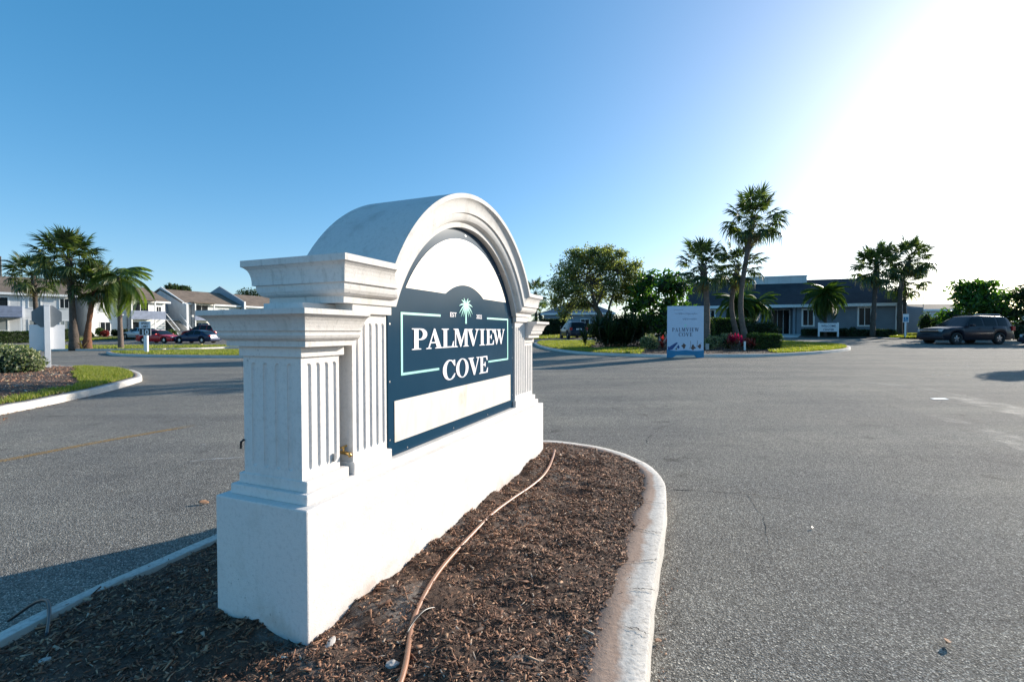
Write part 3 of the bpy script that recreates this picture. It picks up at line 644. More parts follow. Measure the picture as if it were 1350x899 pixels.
for mir in (0, 1):
    mu = lambda u: mirror_u(mir, u)
    # outer pilaster: shaft of four faces, the flutes cut into front, back and end
    r_ = empty('outer_pilaster', (0, 0, 0)); r_.parent = mon
    u0, u1, v0, v1, z0, z1 = .06, .250, .08, D0-.08, .561, 1.01; fc = [.0955+.0425*i for i in range(4)]
    sh = MB()
    a = fluted(u0, u1, z0, z1, fc, .024, .592, .985, lambda x, z, d: (mu(x), v0+d, z)); sh.add(a.V, a.F)
    a = fluted(u0, u1, z0, z1, fc, .024, .592, .985, lambda x, z, d: (mu(x), v1-d, z)); sh.add(a.V, a.F)
    lc = [.135, .195, .2545, .314] if not mir else [.135, .195, .2545, .314]
    a = fluted(v0, v1, z0, z1, lc, .026, .592, .985, lambda y, z, d: (mu(u0+d), y, z)); sh.add(a.V, a.F)
    sh.quad((mu(u1), v0, z0), (mu(u1), v1, z0), (mu(u1), v1, z1), (mu(u1), v0, z1))
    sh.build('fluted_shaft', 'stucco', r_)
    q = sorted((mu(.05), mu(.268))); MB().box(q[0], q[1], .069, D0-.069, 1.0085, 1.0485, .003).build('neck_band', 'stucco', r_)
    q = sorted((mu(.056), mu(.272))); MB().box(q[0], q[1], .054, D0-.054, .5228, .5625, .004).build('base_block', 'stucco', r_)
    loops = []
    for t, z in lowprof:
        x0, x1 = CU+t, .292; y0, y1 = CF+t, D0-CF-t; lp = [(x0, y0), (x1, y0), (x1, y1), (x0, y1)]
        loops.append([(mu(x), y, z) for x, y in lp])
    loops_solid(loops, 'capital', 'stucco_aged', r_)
    # inner pilaster
    r_ = empty('inner_pilaster', (0, 0, 0)); r_.parent = mon
    u0, u1, v0, v1, z0, z1 = .300, .521, .057, D0-.057, .570, 1.175; fc = [.3255+.0425*i for i in range(5)]
    sh = MB()
    a = fluted(u0, u1, z0, z1, fc, .024, .604, 1.136, lambda x, z, d: (mu(x), v0+d, z)); sh.add(a.V, a.F)
    a = fluted(u0, u1, z0, z1, fc, .024, .604, 1.136, lambda x, z, d: (mu(x), v1-d, z)); sh.add(a.V, a.F)
    sh.quad((mu(u1), v0, z0), (mu(u1), v1, z0), (mu(u1), v1, z1), (mu(u1), v0, z1)); sh.quad((mu(u0), v0, z0), (mu(u0), v1, z0), (mu(u0), v1, z1), (mu(u0), v0, z1))
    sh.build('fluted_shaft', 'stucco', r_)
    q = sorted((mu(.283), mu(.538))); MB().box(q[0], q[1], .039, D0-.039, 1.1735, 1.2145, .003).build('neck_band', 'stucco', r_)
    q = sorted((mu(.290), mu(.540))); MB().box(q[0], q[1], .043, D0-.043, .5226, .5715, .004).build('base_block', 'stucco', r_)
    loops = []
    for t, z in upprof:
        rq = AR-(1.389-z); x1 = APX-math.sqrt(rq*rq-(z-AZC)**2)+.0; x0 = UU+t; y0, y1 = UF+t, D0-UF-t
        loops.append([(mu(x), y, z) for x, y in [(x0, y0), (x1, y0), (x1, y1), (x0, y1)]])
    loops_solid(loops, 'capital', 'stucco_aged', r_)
    # foam plug left in the slot between the pilasters
    MB().tube([(mu(.281), .085, .5235), (mu(.281), .085, .553)], .011, 10).build('joint_plug', 'stucco_aged', r_)
# archivolt: the capital's profile carried round the arch
K = 72; rings = []
for k in range(K+1):
    ring = []
    for side in (0, 1):
        pr = upprof if side == 0 else upprof[::-1]
        for t, z in pr:
            rq = AR-(1.389-z); aA = math.atan2(z-AZC, math.sqrt(rq*rq-(z-AZC)**2)); th = PI-aA-(PI-2*aA)*k/K
            y = UF+t if side == 0 else D0-UF-t; ring.append((APX+rq*math.cos(th), y, AZC+rq*math.sin(th)))
    rings.append(ring)
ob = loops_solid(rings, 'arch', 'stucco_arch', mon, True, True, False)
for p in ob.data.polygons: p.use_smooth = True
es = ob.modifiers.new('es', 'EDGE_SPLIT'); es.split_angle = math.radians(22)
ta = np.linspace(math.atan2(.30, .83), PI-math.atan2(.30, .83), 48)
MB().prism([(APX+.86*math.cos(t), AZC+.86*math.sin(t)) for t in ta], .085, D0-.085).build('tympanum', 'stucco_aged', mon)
# sign panel
PV = .066; pan = empty('sign_panel', (0, 0, 0)); pan.parent = mon
RP = .812; ps = 1.215; hh = math.sqrt(RP*RP-(ps-AZC)**2); tA = math.atan2(ps-AZC, hh)
out = [(.545, .5262), (2.077, .5262), (2.077, ps)]+[(APX+RP*math.cos(t), AZC+RP*math.sin(t)) for t in np.linspace(tA, PI-tA, 48)]+[(.545, ps)]
MB().prism(out, PV, PV+.018).build('face_sheet', 'panel', pan)
def plate(name, pts, mat, t=.0025, parent=pan): return MB().prism(pts, PV-t, PV-.0004).build(name, mat, parent)
RC = .752; zb = 1.311; tC = math.atan2(zb-AZC, math.sqrt(RC**2-(zb-AZC)**2))
top = [(APX+RC*math.cos(t), AZC+RC*math.sin(t)) for t in np.linspace(tC, PI-tC, 40)]
bw, bh = .247, .066; rb = (bw*bw+bh*bh)/(2*bh); zc = zb+bh-rb; ba = math.asin(bw/rb)
bumpc = [(APX+rb*math.sin(t), zc+rb*math.cos(t)) for t in np.linspace(-ba, ba, 20)]
plate('cream_field', top+bumpc, 'cream'); plate('cream_field', [(.590, .586), (2.024, .586), (2.024, .778), (.590, .778)], 'cream')
def bar(x0, x1, z0, z1): plate('border_line', [(x0, z0), (x1, z0), (x1, z1), (x0, z1)], 'mint')
e_ = .0115
bar(.643, 1.010, 1.193-e_, 1.193); bar(.643, .643+e_*1.3, .892+e_, 1.193-e_); bar(.643, .992, .892, .892+e_)
bar(1.612, 1.979, 1.193-e_, 1.193); bar(1.979-e_*1.3, 1.979, .892+e_, 1.193-e_); bar(1.630, 1.979, .892, .892+e_)
GL = {}
sx = [(.42, .04), (.31, .07)]; lfoot = [(.42, 1), (0, 1), (0, .965), (.11, .935), (.11, .065), (0, .035)]
def arc(cx, cy, rx, ry, a0, a1, n=14): return [(cx+rx*math.cos(math.radians(a)), cy+ry*math.sin(math.radians(a))) for a in np.linspace(a0, a1, n)]
GL['I'] = (.42, [[(0, 0), (.42, 0), (.42, .035), (.31, .065), (.31, .935), (.42, .965)]+lfoot])
GL['L'] = (.74, [[(0, 0), (.70, 0), (.74, .33), (.69, .33), (.60, .06), (.31, .06), (.31, .935), (.42, .965)]+lfoot])
GL['E'] = (.73, [[(0, 0), (.70, 0), (.73, .30), (.68, .30), (.58, .06), (.31, .06), (.31, .47), (.42, .47), (.48, .36), (.52, .36), (.52, .66), (.48, .66), (.42, .53), (.31, .53), (.31, .94), (.56, .94), (.64, .74), (.69, .74), (.67, 1), (0, 1), (0, .965), (.11, .935), (.11, .065), (0, .035)]])
GL['P'] = (.74, [[(0, 0), (.44, 0), (.44, .035), (.31, .065), (.31, .45), (.42, .45)]+arc(.44, .725, .30, .275, -85, 88)+[(.40, 1), (0, 1), (0, .965), (.11, .935), (.11, .065), (0, .035)], [(.31, .50)]+arc(.36, .725, .17, .222, -88, 88)+[(.31, .95)]])
GL['A'] = (.92, [[(0, 0), (.29, 0), (.29, .035), (.19, .065), (.25, .27), (.53, .27), (.60, .065), (.50, .035), (.50, 0), (.92, 0), (.92, .035), (.84, .065), (.50, 1), (.44, 1), (.12, .065), (0, .035)], [(.27, .325), (.51, .325), (.40, .72)]])
GL['V'] = (.90, [[(0, 1), (.42, 1), (.42, .965), (.32, .935), (.53, .30), (.73, .935), (.61, .965), (.61, 1), (.90, 1), (.90, .965), (.80, .935), (.49, 0), (.41, 0), (.08, .935), (0, .965)]])
GL['W'] = (1.33, [[(0, 1), (.38, 1), (.38, .965), (.30, .935), (.49, .30), (.605, .72), (.54, .935), (.46, .965), (.46, 1), (.86, 1), (.86, .965), (.77, .935), (.97, .30), (1.16, .935), (1.05, .965), (1.05, 1), (1.33, 1), (1.33, .965), (1.24, .935), (.94, 0), (.88, 0), (.66, .58), (.43, 0), (.37, 0), (.08, .935), (0, .965)]])
GL['M'] = (1.13, [[(0, 0), (.30, 0), (.30, .035), (.18, .065), (.18, .80), (.49, 0), (.54, 0), (.82, .76), (.82, .065), (.71, .035), (.71, 0), (1.13, 0), (1.13, .035), (1.02, .065), (1.02, .935), (1.13, .965), (1.13, 1), (.82, 1), (.58, .34), (.34, 1), (0, 1), (0, .965), (.11, .935), (.11, .065), (0, .035)]])
GL['O'] = (.88, [arc(.44, .5, .44, .52, 0, 352, 36), arc(.44, .5, .235, .475, 0, 350, 30)])
GL['C'] = (.82, [arc(.44, .5, .44, .52, 62, 300, 26)+[(.72, .09), (.80, .28), (.77, .30)]+arc(.46, .5, .235, .465, -48, -300, 24)+[(.74, .68), (.79, .68), (.78, 1.0), (.735, 1.0)]])
def glyph(ch, x, z, sx_, sz, mat, parent, name, yf=PV-.0035, depth=.003):
    cu = bpy.data.curves.new(name, 'CURVE'); cu.dimensions = '2D'; cu.fill_mode = 'BOTH'; cu.extrude = depth/2
    for ring in GL[ch][1]:
        sp = cu.splines.new('POLY'); sp.points.add(len(ring)-1); sp.use_cyclic_u = True
        for p, (a, b) in zip(sp.points, ring): p.co = (a*sx_, b*sz, 0, 1)
    t = bpy.data.objects.new('t', cu); me = bpy.data.meshes.new_from_object(t); bpy.data.objects.remove(t); bpy.data.curves.remove(cu); me.name = name
    me.transform(Matrix.Translation((x, yf+depth/2, z)) @ Matrix.Rotation(PI/2, 4, 'X'))
    return link(name, me, mat, parent)
for ch, a, b in [('P', .733, .872), ('A', .862, 1.026), ('L', 1.020, 1.158), ('M', 1.152, 1.343), ('V', 1.322, 1.486), ('I', 1.494, 1.574), ('E', 1.590, 1.722), ('W', 1.704, 1.912)]:
    glyph(ch, a, 1.010, (b-a)/GL[ch][0], .106, 'letters', pan, 'letter')
for ch, a, b in [('C', 1.030, 1.176), ('O', 1.182, 1.338), ('V', 1.336, 1.500), ('E', 1.488, 1.622)]:
    glyph(ch, a, .828, (b-a)/GL[ch][0], .110, 'letters', pan, 'letter')
def words(txt, size, mat, parent, name, loc, rz=0.0, depth=.0015, sxx=1.0, align='CENTER', up=True, spacing=1.0, thick=0.0):
    cu = bpy.data.curves.new(name, 'FONT'); cu.body = txt; cu.size = size; cu.align_x = align; cu.extrude = depth/2; cu.space_character = spacing; cu.offset = thick
    t = bpy.data.objects.new('t', cu); COL.objects.link(t); bpy.context.view_layer.update()
    me = bpy.data.meshes.new_from_object(t.evaluated_get(bpy.context.evaluated_depsgraph_get())); bpy.data.objects.remove(t); bpy.data.curves.remove(cu); me.name = name
    me.materials.clear(); me.transform(Matrix.Diagonal((sxx, 1, 1, 1)))
    if up: me.transform(Matrix.Rotation(PI/2, 4, 'X'))
    return link(name, me, mat, parent, loc=loc, rot=(0, 0, rz))
words('EST', .037, 'letters', pan, 'lettering', (1.152, PV-.0020, 1.184), sxx=1.35, thick=.0004)
words('2022', .036, 'letters', pan, 'lettering', (1.492, PV-.0020, 1.182), sxx=1.15, thick=.0004)
# palm emblem: trunk and drooping fronds
em = MB(); cx_, cz_ = 1.311, 1.262
em.prism([(cx_-.009, 1.147), (cx_+.009, 1.147), (cx_+.006, cz_), (cx_-.006, cz_)], PV-.0022, PV-.0004)
for i, (a0, L_, dr) in enumerate([(62, .052, .006), (118, .052, .006), (38, .062, .012), (142, .062, .012), (14, .075, .030), (166, .075, .030), (-12, .074, .040), (192, .074, .040), (-38, .068, .032), (218, .068, .032), (-62, .060, .02), (242, .060, .02)]):
    t = math.radians(a0); dx, dz = math.cos(t), math.sin(t); px_ = []; 
    for s_ in np.linspace(0, 1, 7): px_.append((cx_+dx*L_*s_*1.2, cz_+dz*L_*s_*1.0-dr*s_*s_))
    up_, dn = [], []
    for j, (x, z) in enumerate(px_):
        a, b = px_[max(0, j-1)], px_[min(6, j+1)]; q = math.hypot(b[0]-a[0], b[1]-a[1]); nx, nz = -(b[1]-a[1])/q, (b[0]-a[0])/q
        wdt = .0046*math.sin(PI*min(1, .12+j/6.8))+.0004; up_.append((x+nx*wdt, z+nz*wdt)); dn.append((x-nx*wdt, z-nz*wdt))
    em.prism(up_+dn[::-1], PV-.0024-.00007*i, PV-.0004)
em.build('palm_emblem', 'mint', pan)
scr = MB()
for x, z in [(.560, 1.136), (.557, .872), (.556, .604), (.693, .540), (1.152, .545), (1.62, .545), (2.066, .62), (2.066, .9), (2.066, 1.13), (APX, 1.676), (.80, 1.50), (1.82, 1.50)]:
    s1 = MB().tube([(x, PV-.0015, z), (x, PV+.001, z)], .0045, 8).build('screw', 'screw', pan)
# hose tap in the slot, bracket, and lever on the back corner
tp = empty('garden_tap', (0, 0, 0)); tp.parent = mon
MB().tube([(.284, .12, .61), (.284, .082, .61), (.284, .062, .607), (.284, .055, .598)], [.007, .007, .008, .008], 10).build('spout', 'brass', tp, True)
MB().tube([(.284, .09, .617), (.284, .09, .632)], .004, 8).build('stem', 'brass', tp); MB().tube([(.268, .09, .633), (.300, .09, .635)], .0045, 8).build('handle', 'brass', tp)
MB().box(.210, .2135, .071, .0795, .594, .626).box(.205, .219, .0765, .0795, .598, .606).build('clip_bracket', 'screw', mon)
MB().tube([(.056, D0-.083, .69), (.052, D0-.072, .68), (.052, D0-.070, .655)], .0045, 6).build('cable_clip', 'black_rubber', mon)

# hose, cables, stones and leaves on the mulch
hp = [(-.34, 1.0, .02), (-.345, 1.25, .022), (-.34, 1.444, .024), (-.366, 1.701, .02), (-.345, 1.93, .024), (-.301, 2.141, .022), (-.215, 2.42, .02), (-.113, 2.70, .024), (.0, 2.93, .026), (.115, 3.15, .024), (.215, 3.36, .03), (.285, 3.60, .032), (.335, 3.85, .034), (.37, 4.04, .05)]
hp = [(x, y, z+.012) for x, y, z in hp]
hz = lambda p: (p[0], p[1], p[2]+.008)
h_ = MB().tube([hz((p[0], p[1], p[2]-.003)) for p in cat_rom(hp, 7)], .0095, 10).build('garden_hose', 'pipe', None, True); tag(h_, 'brown garden hose snaking over the mulch beside the monument plinth', 'hose')
cb = [(-.40, 1.2, .02), (-.375, 1.46, .022), (-.372, 1.55, .03), (-.368, 1.64, .045), (-.335, 1.73, .052), (-.300, 1.79, .03), (-.285, 1.815, .008)]
c_ = MB().tube(cat_rom(cb, 7), .0045, 8).build('cable', 'black_rubber', None, True); tag(c_, 'thin black cable looped over the brown hose in the mulch', 'cable')
cb = [(-2.1, 1.92, -.10), (-1.98, 1.905, -.02), (-1.90, 1.875, .012), (-1.84, 1.83, .018), (-1.77, 1.76, .012), (-1.68, 1.66, .008)]
c_ = MB().tube(cat_rom(cb, 7), .006, 8).build('cable', 'black_rubber', None, True); tag(c_, 'black cable arching over the shaded left kerb beside the road', 'cable')
def rock(name, x, y, s, label, mat='stone', cat='stone', sq=(1, .7, .5)):
    bm = bmesh.new(); bmesh.ops.create_icosphere(bm, subdivisions=2, radius=s); r = random.Random(int(x*999))
    for v in bm.verts:
        v.co = Vector((v.co.x*sq[0], v.co.y*sq[1], v.co.z*sq[2]))*(1+r.uniform(-.18, .18))
    me = bpy.data.meshes.new(name); bm.to_mesh(me); bm.free(); z = float(mulch_z(np.array([x]), np.array([y]))[0]) if s < .2 else 0
    return tag(link(name, me, mat, None, (x, y, z+s*.2), (0, 0, r.uniform(0, 3))), label, cat)
rock('bark_slab', *[float(q) for q in G(436, 858, .12)], .024, 'pale grey weathered bark slab by the near corner of the plinth', 'stone', 'bark piece', (1.3, .55, .3))
rock('stone', *[float(q) for q in G(517, 888, .12)], .022, 'small white stone beside the black cable in the mulch')
rock('stone', *[float(q) for q in G(60, 877, .12)], .016, 'small pale stone in the dark shaded mulch at left')
def leaf_obj(px, py, s, label, mat='leaf_dead', dz=.12, rz=.5, curl=.4):
    x, y = G(px, py, dz); z = float(terr(x, y))+dz+.006; V = []; F = []
    for i in range(5):
        for j in range(3):
            u, v = i/4-.5, (j-1)*.5*math.sin(PI*(.08+.84*i/4)); V.append((u*s, v*s*.6, curl*s*(u*u+v*v*1.5)+.002))
    for i in range(4):
        for j in range(2): a = i*3+j; F.append((a, a+1, a+4, a+3))
    o = link('fallen_leaf', mesh_py('fallen_leaf', V, F, True), mat, None, (x, y, z), (.3, .2, rz)); sm = o.modifiers.new('s', 'SOLIDIFY'); sm.thickness = .0015
    return tag(o, label, 'leaf')
leaf_obj(617, 850, .06, 'upright tan dead leaf in the mulch right of the hose', rz=1.2, curl=.9)
leaf_obj(760, 642, .05, 'tan curled dead leaf in the mulch near the rounded kerb', rz=2.2, curl=1)
leaf_obj(678, 741, .05, 'pale tan dead leaf in the middle of the mulch bed', rz=.2)
leaf_obj(867, 847, .03, 'reddish dead leaf in the gutter beside the right kerb', dz=0, rz=.2)
leaf_obj(1247, 850, .04, 'curled straw coloured leaf alone on the right foreground asphalt', dz=0, rz=.9, curl=1)
leaf_obj(268, 664, .07, 'brown dead leaf on the asphalt left of the plinth', dz=0, rz=.3)
leaf_obj(1070, 697, .025, 'tiny black leaf scrap on the open asphalt', 'black_rubber', dz=0)
px_ = G(1238, 526); o = link('litter', mesh_py('litter', [(-.17, -.05, 0), (.10, -.09, .0), (.17, .03, .004), (.02, .08, .002), (-.12, .06, .003)], [(0, 1, 2, 3, 4)]), 'paper', None, (px_[0], px_[1], float(terr(*px_))+.006), (0, 0, .2)); o.modifiers.new('s', 'SOLIDIFY').thickness = .003
tag(o, 'crumpled white paper litter lying on the open asphalt at right', 'litter')
P = np.array([G(random.uniform(1180, 1345), random.uniform(470, 500)) for _ in range(14)]); chips('pale_litter_bits', P, terr(P[:, 0], P[:, 1]), .03, .08, 'paper', flat=.1)

# ------------------------------------------------------------------ planting helpers
def fan_mesh(seed, Lp=1.0, R=1.0, droop=.35, nl=30, spread=118):
    r = np.random.default_rng(seed); V = []; F = []
    def strip_(P, Wd, side):
        b = len(V)
        for p, w_ in zip(P, Wd): V.append(p+side*w_); V.append(p-side*w_)
        for i in range(len(P)-1): F.append((b+2*i, b+2*i+1, b+2*i+3, b+2*i+2))
    pt = [np.array([Lp*s, 0, -.10*Lp*s*s]) for s in (0, .35, .7, 1)]; strip_(pt, [.03, .022, .018, .015], np.array([0, 1., 0])); strip_(pt, [.02, .016, .012, .01], np.array([0, 0, 1.]))
    o = pt[-1]
    for i in range(nl):
        a = math.radians(-spread+2*spread*i/(nl-1)+r.normal(0, 3)); L = R*(.66+.34*math.cos(a*.62))*r.uniform(.88, 1.06)
        d = np.array([math.cos(a), math.sin(a), .22-.10*abs(math.sin(a))]); sd = np.array([-math.sin(a), math.cos(a), 0]); P = []; dr = droop*r.uniform(.6, 1.5)
        rs = o+np.array([.28*R*max(0, math.cos(a)), 0, -.05*R])*.6
        for s in (0, .33, .66, 1): P.append(rs+d*L*s+np.array([0, 0, -dr*L*s**2.6]))
        tl = r.normal(0, .35); side = sd*math.cos(tl)+np.array([0, 0, 1.])*math.sin(tl); strip_(P, [.010, R*.062, R*.045, .003], side)
    return mesh_np('frond', V, F)
def feather_mesh(seed, L=2.2, droop=.9, ll=.55, n=34, lw=.028, hang=.75):
    r = np.random.default_rng(seed); V = []; F = []
    def strip_(P, Wd, side):
        b = len(V)
        for p, w_ in zip(P, Wd): V.append(p+side*w_); V.append(p-side*w_)
        for i in range(len(P)-1): F.append((b+2*i, b+2*i+1, b+2*i+3, b+2*i+2))
    f = lambda s: np.array([L*(s-.22*droop*s**3), 0, L*(.12*s-.62*droop*s*s)])
    R_ = [f(s) for s in np.linspace(0, 1, 9)]; strip_(R_, list(np.linspace(.03, .006, 9)), np.array([0, 1., 0])); strip_(R_, list(np.linspace(.025, .006, 9)), np.array([0, 0, 1.]))
    for i in range(n):
        s = .14+.86*i/(n-1); o = f(s); t = f(min(1, s+.02))-f(s-.02); t /= np.linalg.norm(t)
        for sg in (-1, 1):
            l = ll*(math.sin(PI*min(1, .18+s*.78))**.7)*r.uniform(.8, 1.1); d = t*.55+np.array([0, sg*.9, 0])+np.array([0, 0, -.1]); d /= np.linalg.norm(d)
            P = [o, o+d*l*.4, o+d*l*.75+np.array([0, 0, -hang*l*.22]), o+d*l*.95+np.array([0, 0, -hang*l*.6])]
            sd = np.cross(d, [0, 0, 1.]); sd /= np.linalg.norm(sd)+1e-9; strip_(P, [.008, lw, lw*.8, .003], sd)
    return mesh_np('frond', V, F)
FAN = [fan_mesh(i, 1.20, .66, d*.9, 26, 150) for i, d in enumerate([.3, .5, .75, 1.0])]
FEA = [feather_mesh(20+i, 2.0, d, .56, 44, .022, 1.3) for i, d in enumerate([1.2, 1.5, 1.8])]; PYG = [feather_mesh(30+i, 1.3, d, .34, 30, .018, .7) for i, d in enumerate([1.1, 1.4, 1.7])]
for f_ in FAN: f_.materials.append(M['palm'])
for f_ in FEA: f_.materials.append(M['feather'])
for f_ in PYG: f_.materials.append(M['hedge'])
FDRY = fan_mesh(9, .9, .8, 1.3, 20, 60); FDRY.materials.append(M['palm_dry'])
def palm(name, loc, path, radii, n, size, label, kind='fan', bark='bark', emax=80, emin=-50, dry=3, seed=1, group=None, boots=True, prx=.0):
    root = empty(name, loc, 0, label, 'palm tree', group); r = random.Random(seed)
    P = cat_rom(path, 8); k = len(P); Rr = np.interp(np.linspace(0, 1, k), np.linspace(0, 1, len(radii)), radii)
    Rr = [q*(1+.07*math.sin(i*2.6)+r.uniform(-.05, .05)) for i, q in enumerate(Rr)]
    MB().tube(P, Rr, 12).build('trunk', bark, root, True); top = Vector(P[-1])
    if boots:
        mb = MB()
        for i in range(26):
            t = i/26; p = Vector(P[-1-int((1-t)*max(2, k*.22))]); a = i*2.399; d = Vector((math.cos(a), math.sin(a), 0)); rr = radii[-1]
            mb.tube([p+d*rr*.8, p+d*(rr+.05)+Vector((0, 0, .10)), p+d*(rr+.11)+Vector((0, 0, .22))], [.035, .03, .012], 4)
        mb.build('leaf_base', bark, root)['kind'] = 'stuff'
    for i in range(n):
        t = (i+.5)/n; az = i*2.39996+r.uniform(-.25, .25); el = emax+(emin-emax)*t**.85+r.uniform(-9, 9)
        src = (FAN if kind == 'fan' else FEA if kind == 'feather' else PYG); me = src[min(len(src)-1, int(t*len(src)))]
        o = link('frond', me, None, root, top+Vector((0, 0, -.12*t)), (r.uniform(-.4, .4), -math.radians(el), az)); s = size*r.uniform(.85, 1.1); o.scale = (s, s, s)
    for i in range(dry):
        o = link('dry_frond', FDRY, None, root, top+Vector((0, 0, -.2)), (0, math.radians(60+r.uniform(-8, 12)), i*2.1+seed)); o.scale = (size*.7,)*3
    return root
def rosette(name, loc, n, L, wd, mat, label, cat='plant', seed=1, el=(20, 85), droop=.5, seg=4, heads=1, sp=.15, group=None, stem=True):
    """long strap leaves springing from one or more heads"""
    root = empty(name, loc, 0, label, cat, group); r = np.random.default_rng(seed); V = []; F = []; sm = MB()
    for h in range(heads):
        c = np.array([r.normal(0, sp), r.normal(0, sp), 0]) if heads > 1 else np.zeros(3); c[2] = r.uniform(.1, .9)*L*(1.1 if stem else 0)
        if stem: sm.tube([(c[0]*.5, c[1]*.5, -.03), (c[0], c[1], c[2])], [.025, .015], 5)
        for i in range(n):
            a = r.uniform(0, 2*PI); e = math.radians(r.uniform(*el)); l = L*r.uniform(.7, 1.15); d = np.array([math.cos(a)*math.cos(e), math.sin(a)*math.cos(e), math.sin(e)]); sd = np.array([-math.sin(a), math.cos(a), 0]); b = len(V)
            for j in range(seg+1):
                s = j/seg; p = c+d*l*s+np.array([0, 0, -droop*l*s*s*math.cos(e)]); w_ = wd*(math.sin(PI*min(1, .12+.88*s))**.8+.02); V += [p+sd*w_, p-sd*w_]
            for j in range(seg): F.append((b+2*j, b+2*j+1, b+2*j+3, b+2*j+2))
    link('leaves', mesh_np('leaves', V, F), mat, root)
    if stem: sm.build('stem', 'bark_tree', root)
    return root

# ------------------------------------------------------------------ islands with kerbs
def raised(dz): return lambda x, y: terr(x, y)+dz
# near left island
li = [(-12.5, 4.9), G(-90, 557, .1), G(0, 538, .1), G(50, 529, .1), G(100, 519, .1), G(145, 509, .1), G(176, 500.5, .1), G(187, 496.5, .1), G(182, 491, .1), G(165, 487, .1), G(130, 484.5, .1), G(85, 483, .1), G(20, 482, .1), (-22, 12)]
LI = [tuple(p) for p in cat_rom(li+[li[0]], 5)][:-1]
kerb('kerb', LI, .2, .12, terr)
LIi = offset_poly(resample(LI, .2), .18)
bank = lambda x, y: terr(x, y)+.118+.11*smooth(edge_dist(np.column_stack([x, y]), LIi)/1.6)+.012*fbm(x, y, .35, 4)
sheet('mulch_bed', LIi, .16, bank, 'mulch')
gz = G(100, 492, .12); 
def grassy(P):   # grass covers the tip and a fringe along the kerb
    a = P[:, 0]/P[:, 1]*615.2+675+fbm(P[:, 0], P[:, 1], .5, 8)*5; d = edge_dist(P, LIi); return (a > 100) | ((d < .40+.12*fbm(P[:, 0], P[:, 1], .6, 5)) & (P[:, 1] < 10) & (rng.uniform(0, 1, len(P)) < .5))
P = scatter(LIi, 30000, grassy); blades('grass', P, bank(P[:, 0], P[:, 1]), .065, .006)
P = scatter(LIi, 14000, lambda P: ~grassy(P)); chips('bark_mulch', P, bank(P[:, 0], P[:, 1])+.003, .02, .09, 'chips_dry')
P = scatter(offset_poly(np.array(LI), -.12), 260, lambda P: ~inside(P, np.array(LI)) & (P[:, 1] < 9)); chips('gutter_debris', P, np.full(len(P), -.118), .02, .06)
# the bush and the post sign seen from behind
x, y = G(8, 497, .15); r_ = random.Random(3)
shrub('variegated_bush', (x-.45, y+.55, terr(x, y)+.12), [(0, 0, .36, .62, .55, .42), (.34, -.05, .30, .38, .4, .34), (-.6, .1, .40, .6, .5, .45), (-1.4, .2, .45, .8, .6, .5), (.12, .1, .46, .38, .35, .28), (-.35, -.1, .5, .4, .4, .25)], 9000, .07, 'varieg', 'low variegated green and cream bush at the left edge beside the white post', seed=4, jag=.2)
PS = (62.5-675)/615.2*13.6; py_ = 13.6; pz = float(terr(PS, py_))+.15
zt = lambda py: zat(62, py, py_)
ps = empty('post_sign', (PS, py_, pz), math.radians(46), 'white post with an octagonal and a square sign board seen from behind', 'sign')
H_ = zt(403)-pz
MB().box(-.064, .064, -.064, .064, -.1, H_, .006).box(-.072, .072, -.072, .072, H_-.0, H_+.03, .008).build('post', 'white_paint', ps)
oc = [(.34*math.cos(PI/8+PI/4*i), zt(417)-pz+.34*math.sin(PI/8+PI/4*i)) for i in range(8)]
MB().prism(oc, .067, .071).build('octagonal_board', 'sign_back', ps)
MB().box(-.37, .37, .073, .078, zt(460.5)-pz, zt(428)-pz).build('square_board', 'sign_white', ps)
# speed limit island
def grass_patch(name, poly, dz, n, h=.07, wd=.012, kerbw=.2, base='grass_base', kb=True, mat='grass', step=.8):
    if kb: kerb('kerb', poly, kerbw, .12, terr)
    Q = offset_poly(resample(poly, .3), kerbw*.9) if kb else np.array(poly)
    sheet(name, Q, step, lambda x, y: terr(x, y)+dz, base)
    if n: P = scatter(Q, n); blades('grass', P, terr(P[:, 0], P[:, 1])+dz, h, wd, mat)
si = [G(140, 463.5, .1), G(150, 466.3, .1), G(190, 467.8, .1), G(250, 468.6, .1), G(330, 469, .1), (-5.5, 22.5), (-3.6, 23.6), (-4, 25.4), (-6.5, 27.5), (-12, 28.6), (-16, 28.8), (-20, 28.5), (-22, 27.4)]
grass_patch('lawn', [tuple(p) for p in cat_rom(si+[si[0]], 4)][:-1], .11, 26000, .10, .014)
vg = [(-75, 30.6), (-28, 30.8), (-23.5, 31.6), (-22, 33), (-20, 35.6), (-8, 36.5), (-6, 38.5), (-9, 39.6), (-30, 39.6), (-75, 38.6)]
grass_patch('lawn', [tuple(p) for p in cat_rom(vg+[vg[0]], 3)][:-1], .11, 30000, .10, .018)
x, y, z = at(192.5, 25.2); z += .10; ss = empty('speed_limit_sign', (x, y, z), math.radians(-6), 'small white SPEED LIMIT 10 sign on a white post in the grass island', 'sign')
k = 25.2/615.2
MB().box(-.10, .10, -.05, .05, -.1, 23.5*k+.1, .004).build('post', 'white_paint', ss)
MB().box(-.345, .345, -.064, -.054, 23*k, 41.5*k).build('board', 'sign_white', ss)
MB().box(-.33, .33, -.0665, -.0655, 23.6*k, 32.2*k).build('black_field', 'sign_black', ss)
words('10', .40, 'sign_white', ss, 'lettering', (0, -.070, 24.2*k), sxx=1.15, thick=.012); words('SPEED', .165, 'sign_black', ss, 'lettering', (0, -.067, 37.6*k), thick=.004); words('LIMIT', .165, 'sign_black', ss, 'lettering', (0, -.067, 33.4*k), thick=.004)

